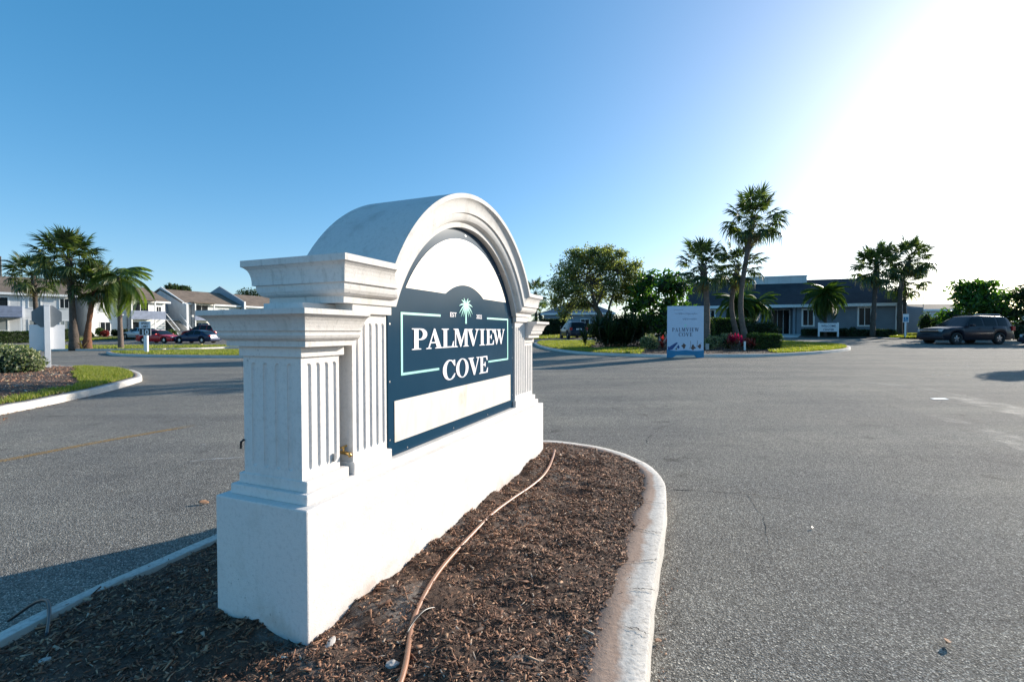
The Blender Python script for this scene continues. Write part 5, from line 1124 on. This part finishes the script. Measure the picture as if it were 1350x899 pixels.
def unit(s0, s1, ps0, wins, n1=11.0):
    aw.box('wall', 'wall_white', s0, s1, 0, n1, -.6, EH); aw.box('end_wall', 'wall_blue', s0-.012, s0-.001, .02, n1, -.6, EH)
    gable(aw, s0, s1, 0, n1, EH, RH, 'roof_brown', .5)
    # gable triangle under the roof
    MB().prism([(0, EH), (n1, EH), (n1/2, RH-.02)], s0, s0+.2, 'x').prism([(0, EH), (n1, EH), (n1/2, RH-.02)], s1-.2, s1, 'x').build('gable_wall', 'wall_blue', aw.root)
    for a, b, z0, z1 in wins: aw.window(a, b, z0, z1, 0, 'glass_pale' if random.random() < .4 else 'glass')
    p0, p1, d = ps0, ps0+3.1, -1.0
    # projecting porch: solid side screens, posts, balcony and its own roof
    for x in (p0,):
        MB().box(x, x+.13, d, 0, -.5, .35).box(x, x+.13, d, 0, 1.0, 2.75).box(x, x+.13, d, 0, 3.35, EH-.05).box(x, x+.13, d, d+.25, -.5, EH-.05).box(x, x+.13, -.2, -.001, -.5, EH-.05).build('side_screen', 'wall_blue', aw.root)
    for x in (p0+.0, p1-.12): aw.box('porch_post', 'trim', x, x+.14, d-.13, d-.003, -.5, EH-.06)
    aw.box('balcony_floor', 'trim', p0+.14, p1, d+.01, -.003, 2.55, 2.75)
    bal = empty('balcony_rail'); bal.parent = aw.root
    for i in range(7): MB().box(p0-.05, p1+1.3, d-.21, d-.14, 2.50+i*.175, 2.50+i*.175+.145).build('slat', 'rail', bal)
    MB().box(p0-.05, p1+1.3, d-.139, d-.132, 2.52, 3.68).build('rail_backing', 'rail', bal)
    aw.box('porch_roof', 'roof_brown', p0-.25, p1+.25, d-.3, -.002, EH-.06, EH+.12)
    for z0 in (0, 2.8): aw.window(p0+.7, p1-.4, z0+.05, z0+2.1, 0, 'glass', 1, .07, 'patio_door')
unit(0.0, 9.2, 4.2, [(1.0, 2.0, 3.3, 4.45), (1.1, 2.2, .8, 2.0), (8.0, 8.6, 3.4, 4.4)])
unit(11.9, 21.2, 12.9, [(17.6, 18.5, 3.4, 4.5), (17.6, 18.5, .8, 2.0), (19.8, 20.4, 3.6, 4.5)])
unit(21.6, 33, 26.5, [(23, 24.0, 3.4, 4.5), (23, 24.0, .8, 2.0)])
unit(35.5, 46, 38, [(36.2, 37, 3.4, 4.5)])
# stair bays and their tall parapet walls
for sf, up, mt in ((11.75, .25, 'wall_grey'), (21.35, 1.15, 'wall_blue'), (35.2, .6, 'wall_blue')):
    pts = [(-1.0, -.6), (12.0, -.6), (12.0, EH+up-.2), (5.4, RH+up+.2), (-1.0, EH+up-.55)]
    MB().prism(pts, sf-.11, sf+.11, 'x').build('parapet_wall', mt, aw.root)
    aw.box('parapet_cap', 'trim', sf-.14, sf+.14, -1.14, -1.003, -.4, EH+up-.5)
aw.box('stair_landing', 'concrete', 9.25, 11.6, .2, 3.5, 2.45, 2.65); aw.box('stair_wall', 'wall_blue', 9.25, 11.6, 3.5, 3.7, -.5, EH)
aw.box('stair_door', 'glass', 9.8, 10.7, 3.46, 3.495, 2.7, 4.8)
st_ = empty('staircase'); st_.parent = aw.root
for x in (9.4, 11.35):
    for dz in (0.0, .9): MB().add([(x, .2, 2.5+dz), (x, .2, 2.59+dz), (x, -3.0, .09+dz), (x, -3.0, 0+dz), (x+.08, .2, 2.5+dz), (x+.08, .2, 2.59+dz), (x+.08, -3.0, .09+dz), (x+.08, -3.0, 0+dz)], [(0, 1, 2, 3), (4, 5, 6, 7), (0, 1, 5, 4), (1, 2, 6, 5), (2, 3, 7, 6), (3, 0, 4, 7)]).build('handrail' if dz else 'stringer', 'trim', st_)
for i in range(13): MB().box(9.48, 11.35, .2-i*.245-.255, .2-i*.245-.02, 2.42-i*.19, 2.46-i*.19).build('step', 'concrete', st_)
lw = Wing('apartment_building', -62.95, 46.6, .30, 42, 'light grey two storey apartment block behind the left palms with a blue balcony', 'building')
lw.box('wall', 'wall_grey', -6, 14, 0, 10, -.6, 5.35); gable(lw, -6, 14, 0, 10, 5.35, 7.4, 'roof_brown', .45)
MB().prism([(0, 5.35), (10, 5.35), (5, 7.35)], 13.8, 14, 'x').build('gable_wall', 'wall_blue', lw.root)
def wpx(W_, p0, p1, y0, y1, **k):
    a, b = W_.s_px(p0), W_.s_px(p1); m_ = (a+b)/2; return W_.window(a, b, W_.z_py(m_, y1), W_.z_py(m_, y0), 0, **k)
wpx(lw, 39, 54, 392, 404, glass='glass_pale'); wpx(lw, 39, 54, 421, 434, glass='glass_pale'); wpx(lw, 80, 91, 393, 405); wpx(lw, 80, 91, 422, 433, glass='glass_pale')
a, b = lw.s_px(-30), lw.s_px(11); lw.window(a, b, lw.z_py(b, 402), lw.z_py(b, 391), 0, 'glass', 2, .12, 'patio_door'); lw.window(a, lw.s_px(10), lw.z_py(b, 434), lw.z_py(b, 419), 0, 'glass_pale', 1, .1, 'patio_door')
bal = empty('balcony_rail'); bal.parent = lw.root; e2 = lw.s_px(30, -1.7)
for i in range(7): MB().box(2, e2, -1.75, -1.69, 2.55+i*.175, 2.55+i*.175+.15).build('slat', 'rail', bal)
MB().box(2, e2, -1.688, -1.68, 2.55, 3.75).build('rail_backing', 'rail', bal)
lw.box('balcony_floor', 'rail', 2, e2, -1.68, -.002, 2.45, 2.6); lw.box('porch_post', 'trim', e2-.16, e2-.02, -1.66, -1.52, -.5, 2.449); lw.box('balcony_side', 'rail', e2-.05, e2, -1.679, -.003, 2.61, 3.7)
lw.box('terrace_rail', 'rail', 2, e2+.3, -1.8, -1.72, .05, .35); lw.box('corner_trim', 'trim', e2+.05, e2+.25, -.03, -.002, -.4, 5.2)
# planting against the row
def hedge_row(px0, px1, Y0, Y1, H, W, label, n, mat='hedge', seed=1, size=.16, dz=0.08):
    a, b = Vector(at(px0, Y0, dz)), Vector(at(px1, Y1, dz)); d = b-a; return hedge('clipped_hedge', (a+b)/2, math.atan2(d.y, d.x), d.length, W, H, n, size, mat, label, None, seed)
hedge_row(-12, 38, 48.5, 51.5, 1.15, 1.0, 'clipped hedge below the blue balcony of the left block', 3000, 'shrub', 8)
hedge_row(72, 97, 53.0, 55.0, 1.2, 1.0, 'clipped hedge seen between post sign and thick palm', 1800, 'shrub', 9)
for i, (px, Y, w_, h_, mt, lb) in enumerate([(132, 60, 12, 11, 'hedge', 'loose green shrub against the white apartment wall right of the palms'), (139, 59, 10, 8, 'ti_red', 'reddish shrub against the white apartment wall'), (152, 62, 10, 8, 'shrub_dark', 'small dark shrub left of the apartment porch'), (164, 62, 14, 9, 'shrub_dark', 'dark rounded shrub behind the slender feather palm'), (176, 63, 12, 9, 'shrub_dark', 'dark shrub below the apartment balcony'), (224, 60, 16, 8, 'hedge', 'yellow green shrub at the foot of the apartment stairs'), (118, 58, 9, 6, 'shrub', 'low shrub right of the reddish palm trunk')]):
    sh_px(px, 443, Y, w_, h_, 700, .22, mt, lb, seed=80+i, sub=4)
sheet('lawn', [(-130, 40), (-64, 44.5), (-48, 54.5), (-40, 57), (-30, 66), (-12, 96), (-60, 120), (-130, 80)], 2.0, raised(.07), 'grass_base')
P = scatter([(-70, 42), (-62, 44.7), (-48, 54.7), (-41, 57), (-44, 60), (-58, 52), (-68, 46)], 9000); blades('grass', P, terr(P[:, 0], P[:, 1])+.06, .14, .03)
for i, (px, py, Y, w_, h_, lb) in enumerate([(228, 380, 110, 14, 12, 'tree top showing left above the apartment ridge'), (243, 381, 112, 12, 10, 'tree top showing beside the first one above the ridge'), (332, 387, 118, 34, 14, 'wide tree top showing behind the far apartment roof')]):
    bb = Vector(at(px, Y)); H = zat(px, py, Y)-bb.z; q = k(Y)
    tree('background_tree', bb, ([(0, 0, -.2), (0, 0, H*.4), (.2, 0, H*.8)], [.3, .2, .1]), [([(0, 0, H*.5), (1, 0, H*.85)], (.12, .04)), ([(0, 0, H*.5), (-1, 0, H*.85)], (.12, .04))], [(w_*q*.3*j, 0, H-.1*abs(j), w_*q*.32, 1.6, h_*q*.5) for j in (-1, 0, 1)]+[(0, 0, H-2, w_*q*.5, 2, 2)], 1500, .5, 'shrub', lb, seed=90+i)
# leaning utility pole far left
x, y, z = at(3, 95); up_ = empty('utility_pole', (x, y, z), .2, 'distant wooden utility pole with crossarms at the far left', 'utility pole')
HP = zat(3, 338, 95)-z; MB().tube([(0, 0, -.5), (0, 0, HP)], [.18, .12], 8).build('pole', 'wood_pole', up_); MB().box(-1.3, 1.3, -.06, .06, HP-.9, HP-.75).build('crossarm', 'wood_pole', up_); MB().box(-1.0, 1.0, -.06, .06, HP-2.0, HP-1.85).build('crossarm', 'wood_pole', up_)

# ------------------------------------------------------------------ welcome centre at right
wz = .80
wc = Wing('welcome_building', 17.4, 45.1, wz, 108, 'low slate grey welcome building with dark hipped roof behind the palms')
LB = 16.4; ze = wc.z_py(LB, 399.3)
s_d0, s_d1, s_p1 = wc.s_px(1008), wc.s_px(1042, .0), wc.s_px(1050)
rec = 1.6
wc.box('wall', 'wall_slate', 0, s_d0, 0, 10.5, -.9, ze); wc.box('wall', 'wall_slate', s_p1, LB, .0, 10.5, -.9, ze); wc.box('wall', 'wall_slate', s_d0+.001, s_p1-.001, rec, 10.4, -.9, ze)
wc.box('porch_beam', 'wall_slate2', s_d0+.001, s_p1-.001, .02, .25, 2.45, ze-.01)
wc.box('porch_column', 'wall_slate2', s_p1-.28, s_p1-.08, .03, .24, -.2, 2.449); wc.box('porch_column', 'wall_slate2', s_d0+.08, s_d0+.28, .03, .24, -.2, 2.449)
a, b = wc.s_px(1017, rec), wc.s_px(1040, rec); wc.window(a, b, .02, 2.25, rec, 'glass', 2, .10, 'entrance_door')
def wq(p0, p1, y0, y1, **k_):
    a, b = wc.s_px(p0), wc.s_px(p1); return wc.window(a, b, wc.z_py(b, y1), wc.z_py(b, y0), 0, fr=.13, **k_)
wq(1058.5, 1071.5, 409.5, 429.5); wq(1132, 1147, 407, 429.5); wq(932, 941.5, 410, 428)
zr = wc.z_py(15.0, 370, 5.25)
gable(wc, 0, LB, 0, 10.5, ze, zr, 'roof_dark', .5, hip=.7)
sa, sb = wc.s_px(978, 4.6), wc.s_px(1062.5, 4.6); za_ = wc.z_py((sa+sb)/2, 375.5, 4.6); zt_ = wc.z_py((sa+sb)/2, 366.5, 4.6)
wc.box('roof_parapet', 'wall_grey', sa, sb, 4.5, 6.3, za_-.9, zt_); wc.box('parapet_cap', 'trim', sa-.06, sb+.06, 4.44, 6.36, zt_+.001, zt_+.12)
MB().tube([(1.4, 5, zr-.3), (1.4, 5, zr+.35)], .05, 8).build('vent_pipe', 'trim', wc.root)
an = Wing('annex_building', 33.9, 44.5, .75, 108, 'small flat slate annex at the right end of the welcome building')
e1 = an.s_px(1216.5); h1 = an.z_py(e1*.5, 407, 0); an.box('wall', 'wall_slate', 0, e1, 0, 5, -.8, h1)
MB().prism([(-.2, h1), (e1+.1, h1), (e1*.12, h1+.45), (-.2, h1+.50)], .0, 5, 'y').build('roof', 'wall_slate2', an.root)
wc.box('downpipe', 'trim', LB-.12, LB-.04, -.09, -.002, -.5, ze-.3)
# beds, pavement, hedge in front
sheet('pavement', [at(1040, 35.8)[:2], at(1060, 36.4)[:2], at(1075, 41)[:2], at(1040, 47)[:2], at(1000, 47)[:2], at(1000, 40)[:2]], 1.0, raised(.05), 'concrete')
sheet('pavement', [at(1122, 36.0)[:2], at(1186, 34.2)[:2], at(1196, 36.2)[:2], at(1150, 37.0)[:2]], 1.0, raised(.06), 'concrete')
bed = [at(1052, 36.6)[:2], at(1120, 35.9)[:2], at(1170, 35.6)[:2], at(1180, 38)[:2], at(1185, 42)[:2], at(1060, 44)[:2]]
sheet('island_soil', bed, 1.0, raised(.07), 'mulch_dark')
grass_patch('lawn', [at(1172, 35.4)[:2], at(1216, 34.6)[:2], at(1222, 40)[:2], at(1190, 41)[:2], at(1180, 38)[:2]], .08, 6000, .13, .02, kb=False)
def hw(px0, px1, Y0, Y1, H, W, n, label, mat, seed): return hedge_row(px0, px1, Y0, Y1, H, W, label, n, mat, seed, .12, .07)
hw(1058, 1112, 38.6, 37.8, .55, .9, 3500, 'low dark hedge below the welcome sign', 'shrub_dark', 31); hw(1112, 1178, 37.6, 37.0, .50, .9, 3500, 'low dark hedge along the building below the right window', 'shrub_dark', 32)
for i, (px, w_, h_, mt, lb) in enumerate([(1113, 12, 10, 'shrub_dark', 'small dark shrub left of the right hand window'), (1124, 10, 11, 'shrub_dark', 'small dark shrub under the right hand window'), (1145, 16, 6, 'hedge', 'low sunlit shrub left of the right building palms')]):
    sh_px(px, 440, 38.4, w_, h_, 700, .12, mt, lb, seed=100+i, sub=4)
x, y, z = at(1092, 37.2); ws = empty('welcome_sign', (x, y, z), math.radians(-12), 'white WELCOME CENTER sign on two short posts in front of the building', 'sign'); q = 37.2/615.2
z0_, z1_ = zat(1092, 437.3, 37.2)-z, zat(1092, 426, 37.2)-z; hw_ = 22.5*q/2/1.0
MB().box(-hw_, hw_, -.03, .03, z0_, z1_, .005).build('board', 'sign_white', ws)
for sx2 in (-1, 1): MB().box(sx2*hw_-.05, sx2*hw_+.05, -.05, .05, -.2, z1_+.05, .004).build('post', 'white_paint', ws)
words('WELCOME', .25, 'ink', ws, 'lettering', (0, -.034, z0_+(z1_-z0_)*.55), sxx=.86, thick=.004); words('CENTER', .24, 'ink', ws, 'lettering', (0, -.034, z0_+(z1_-z0_)*.12), sxx=.86, thick=.004)
x, y, z = at(1193.5, 35.2); ac = empty('accessible_parking_sign', (x, y, z), math.radians(-15), 'blue and white accessible parking sign on a white post', 'sign'); q = 35.2/615.2
pz_ = lambda py: zat(1193, py, 35.2)-z
MB().box(-.05, .05, -.04, .04, -.1, pz_(416), .004).build('post', 'white_paint', ac); MB().box(-.19, .19, -.055, -.045, pz_(425), pz_(414)).build('board', 'sign_white', ac); MB().box(-.15, .15, -.058, -.056, pz_(424.2), pz_(418)).build('blue_field', 'blue_print', ac)
wv = MB(); zc2 = (pz_(424.2)+pz_(418))/2
wv.tube([(.01+.075*math.cos(t), -.060, zc2-.05+.075*math.sin(t)) for t in np.linspace(1.9, 6.6, 14)], .011, 5).tube([(-.02, -.060, zc2+.12), (-.015, -.060, zc2+.0), (.06, -.060, zc2+.0), (.10, -.060, zc2-.10), (.13, -.060, zc2-.10)], .012, 5); wv.tube([(-.02, -.062, zc2+.13), (-.02, -.058, zc2+.13)], .022, 8); wv.build('wheelchair_symbol', 'sign_white', ac)
# palms by the building
palm_at(1150, 36.8, 1155, 352, [.20, .15, .17], 52, 1.12, 'left sabal palm standing before the right end of the welcome building', seed=21, emin=-40, dry=2)
palm_at(1186, 38.0, 1198, 341, [.21, .145, .15], 52, 1.02, 'right taller sabal palm with a bent trunk at the building corner', seed=22, mid=(.05, 3.9), emin=-50, dry=3)
palm_at(1193, 39.0, 1191, 372, [.16, .12, .12], 34, .98, 'lower sabal palm head tucked behind the bent trunk palm', seed=25, emin=-40, dry=2)
palm_at(1088, 37.8, 1088, 388, [.13, .11, .10], 60, 1.32, 'small bushy feather palm in front of the building window', kind='pygmy', seed=23, boots=False, dry=0, emax=72, emin=-30, bark='bark')
palm_at(981, 34.5, 970, 398, [.1, .09, .08], 42, 1.3, 'bushy small palm behind the palm trunks, left head', kind='pygmy', seed=24, boots=False, dry=0, emax=70, emin=-30)
palm_at(990, 34.9, 998, 400, [.1, .09, .08], 42, 1.2, 'bushy small palm behind the palm trunks, right head', kind='pygmy', seed=26, boots=False, dry=0, emax=70, emin=-30)
# right edge: broad leaved clump, wall, far shed, antenna
for i, (px, Y, H, w_, lb) in enumerate([(1262, 35, 3.4, .9, 'broad leaved plant leftmost behind the parked SUV bonnet'), (1283, 35, 4.3, 1.1, 'tall broad leaved plant behind the parked SUV windscreen'), (1305, 34, 4.3, 1.1, 'tallest bushy broad leaved plant behind the parked SUV roof'), (1325, 35, 3.5, .9, 'broad leaved plant behind the parked SUV tail'), (1352, 33, 3.6, 1.0, 'dark broad leaved plant cut by the right frame edge')]):
    bb = P_(px, Y); r2 = np.random.default_rng(160+i); bl = [(r2.normal(0, .35), r2.normal(0, .4), H*q_, w_, w_, .55*w_) for q_ in (.3, .5, .7, .88)]
    shrub('broad_leaved_plant', bb, bl, 800, .42, 'banana' if i != 4 else 'shrub_dark', lb, 'plant', core=.45, jag=.45, aspect=.34, seed=170+i, fill=.65)
for i, (px, Y, w_, h_, mt, lb) in enumerate([(1221, 40, 22, 30, 'hedge', 'yellow green shrub left behind the parked SUV bonnet'), (1240, 39, 24, 30, 'hedge', 'loose green shrub right behind the parked SUV bonnet'), (1345, 31, 26, 20, 'shrub_dark', 'dark shrub behind the rear of the parked SUV at the frame edge'), (1332, 36, 8, 14, 'hedge', 'sunlit yellow green shrub before the pale wall')]):
    sh_px(px, 445, Y, w_, h_, 1400, .15, mt, lb, seed=180+i, sub=5)
x, y, z = at(1334, 40); o = MB().box(-4, 4, -.1, .1, -.3, zat(1334, 415, 40)-z, .01).build('garden_wall', 'wall_grey', None, loc=(x, y, z), rot=(0, 0, .1)); tag(o, 'pale grey wall behind the tail of the parked SUV', 'wall')
sd_ = Wing('far_building', *at(1217, 62)[:2], .85, 95, 'distant pale building left of the broad leaved plants'); sd_.box('wall', 'wall_grey', 0, 6, 0, 7, -1, 3.0); gable(sd_, 0, 6, 0, 7, 3.0, 3.8, 'roof_brown', .3)
x, y, z = at(1216.6, 52); o = empty('antenna_pole', (x, y, z), .3, 'thin antenna pole with a light crossbar beyond the annex', 'pole'); HA = zat(1216, 392, 52)-z
MB().tube([(0, 0, 0), (0, 0, HA)], .035, 6).build('pole', 'sign_back', o); MB().tube([(-.7, 0, HA), (.7, 0, HA)], .02, 5).build('crossbar', 'sign_back', o)
# centre distance: blue grey house, hedge, palms beyond
fh = Wing('far_house', *at(717, 66)[:2], .75, 100, 'distant blue grey house with a hipped roof behind the dark SUV'); fh.box('wall', 'wall_slate2', 0, 9.5, 0, 9, -1, 2.9); gable(fh, 0, 9.5, 0, 9, 2.9, 4.6, 'roof_blue', .4, hip=4.0)
fh.window(5.2, 6.3, .9, 2.0, 0, 'glass')
hedge_row(714, 745, 58, 58, 1.9, 1.4, 'tall dark hedge left of the dark SUV', 4000, 'shrub_dark', 41, .2)
hedge_row(776, 800, 56, 56, 1.2, 1.2, 'low dark hedge right of the dark SUV under the tree', 2000, 'shrub_dark', 42, .2)
sheet('lawn', [(2.0, 50), (9.5, 49.5), (15, 50), (16, 62), (-4, 64), (-6, 52)], 1.5, raised(.07), 'grass_base')
P = scatter([(2.2, 50.3), (9.5, 49.8), (15, 50.3), (14, 56), (0, 57), (0, 51)], 7000); blades('grass', P, terr(P[:, 0], P[:, 1])+.06, .16, .03)
palm_at(707, 74, 706, 386, [.3, .25, .25], 22, 1.35, 'distant sabal palm head just above the far end of the monument', seed=27, emin=-40, dry=0)
palm_at(714, 70, 712, 413, [.3, .25, .25], 20, 1.2, 'low distant palm beside the blue grey house', seed=28, emin=-40, dry=0)
# a line of distant woodland closes the horizon
def woods(name, pts, n, seed, mat='shrub', hh=(3, 7)):
    r = np.random.default_rng(seed); bl = []
    for (x0, y0), (x1, y1) in zip(pts[:-1], pts[1:]):
        m_ = int(math.hypot(x1-x0, y1-y0)/6)+1
        for i in range(m_): t = i/m_; h = r.uniform(*hh); bl.append((x0+(x1-x0)*t+r.normal(0, 2), y0+(y1-y0)*t+r.normal(0, 2), .6+h*.5, r.uniform(3, 6), 3, h*.55))
    V, F = lump(bl, n, .8, .3, .3, seed); o = link(name, mesh_np(name, V, F), mat); tag(o, kind='stuff'); c_ = ico(bl, .8, .15, seed).build('woodland_mass', 'core'); tag(c_, kind='stuff')
woods('distant_woodland', [(-200, 120), (-120, 150), (-40, 160), (30, 150)], 14000, 5, hh=(3, 5)); woods('distant_woodland', [(30, 110), (90, 95), (130, 85), (190, 60)], 12000, 6, hh=(2.5, 4.5))
# unseen tree, added and shaped to throw the shadow at the right edge
b_ = Vector((18.9, 16.4, float(terr(18.9, 16.4)))); tree('shadow_tree', b_, ([(0, 0, -.1), (.02, 0, .8), (0, 0, 1.7)], [.07, .06, .05]), [([(0, 0, 1.5), (.3, 0, 2.1)], (.03, .01)), ([(0, 0, 1.5), (-.3, .1, 2.2)], (.03, .01))], [(0, 0, 2.15, .58, .58, .55), (.2, .1, 2.4, .35, .35, .3), (-.25, -.1, 2.0, .35, .35, .3)], 5000, .09, 'shrub', 'unseen small round headed tree added to cast the shadow at the right frame edge', seed=31, fill=.9, jag=.12)
x, y, z = at(1362, 26); car('parked_car', (x+2.2, y, z), 268, SED, 'car_black', 'black car whose nose reaches the right edge of the picture')
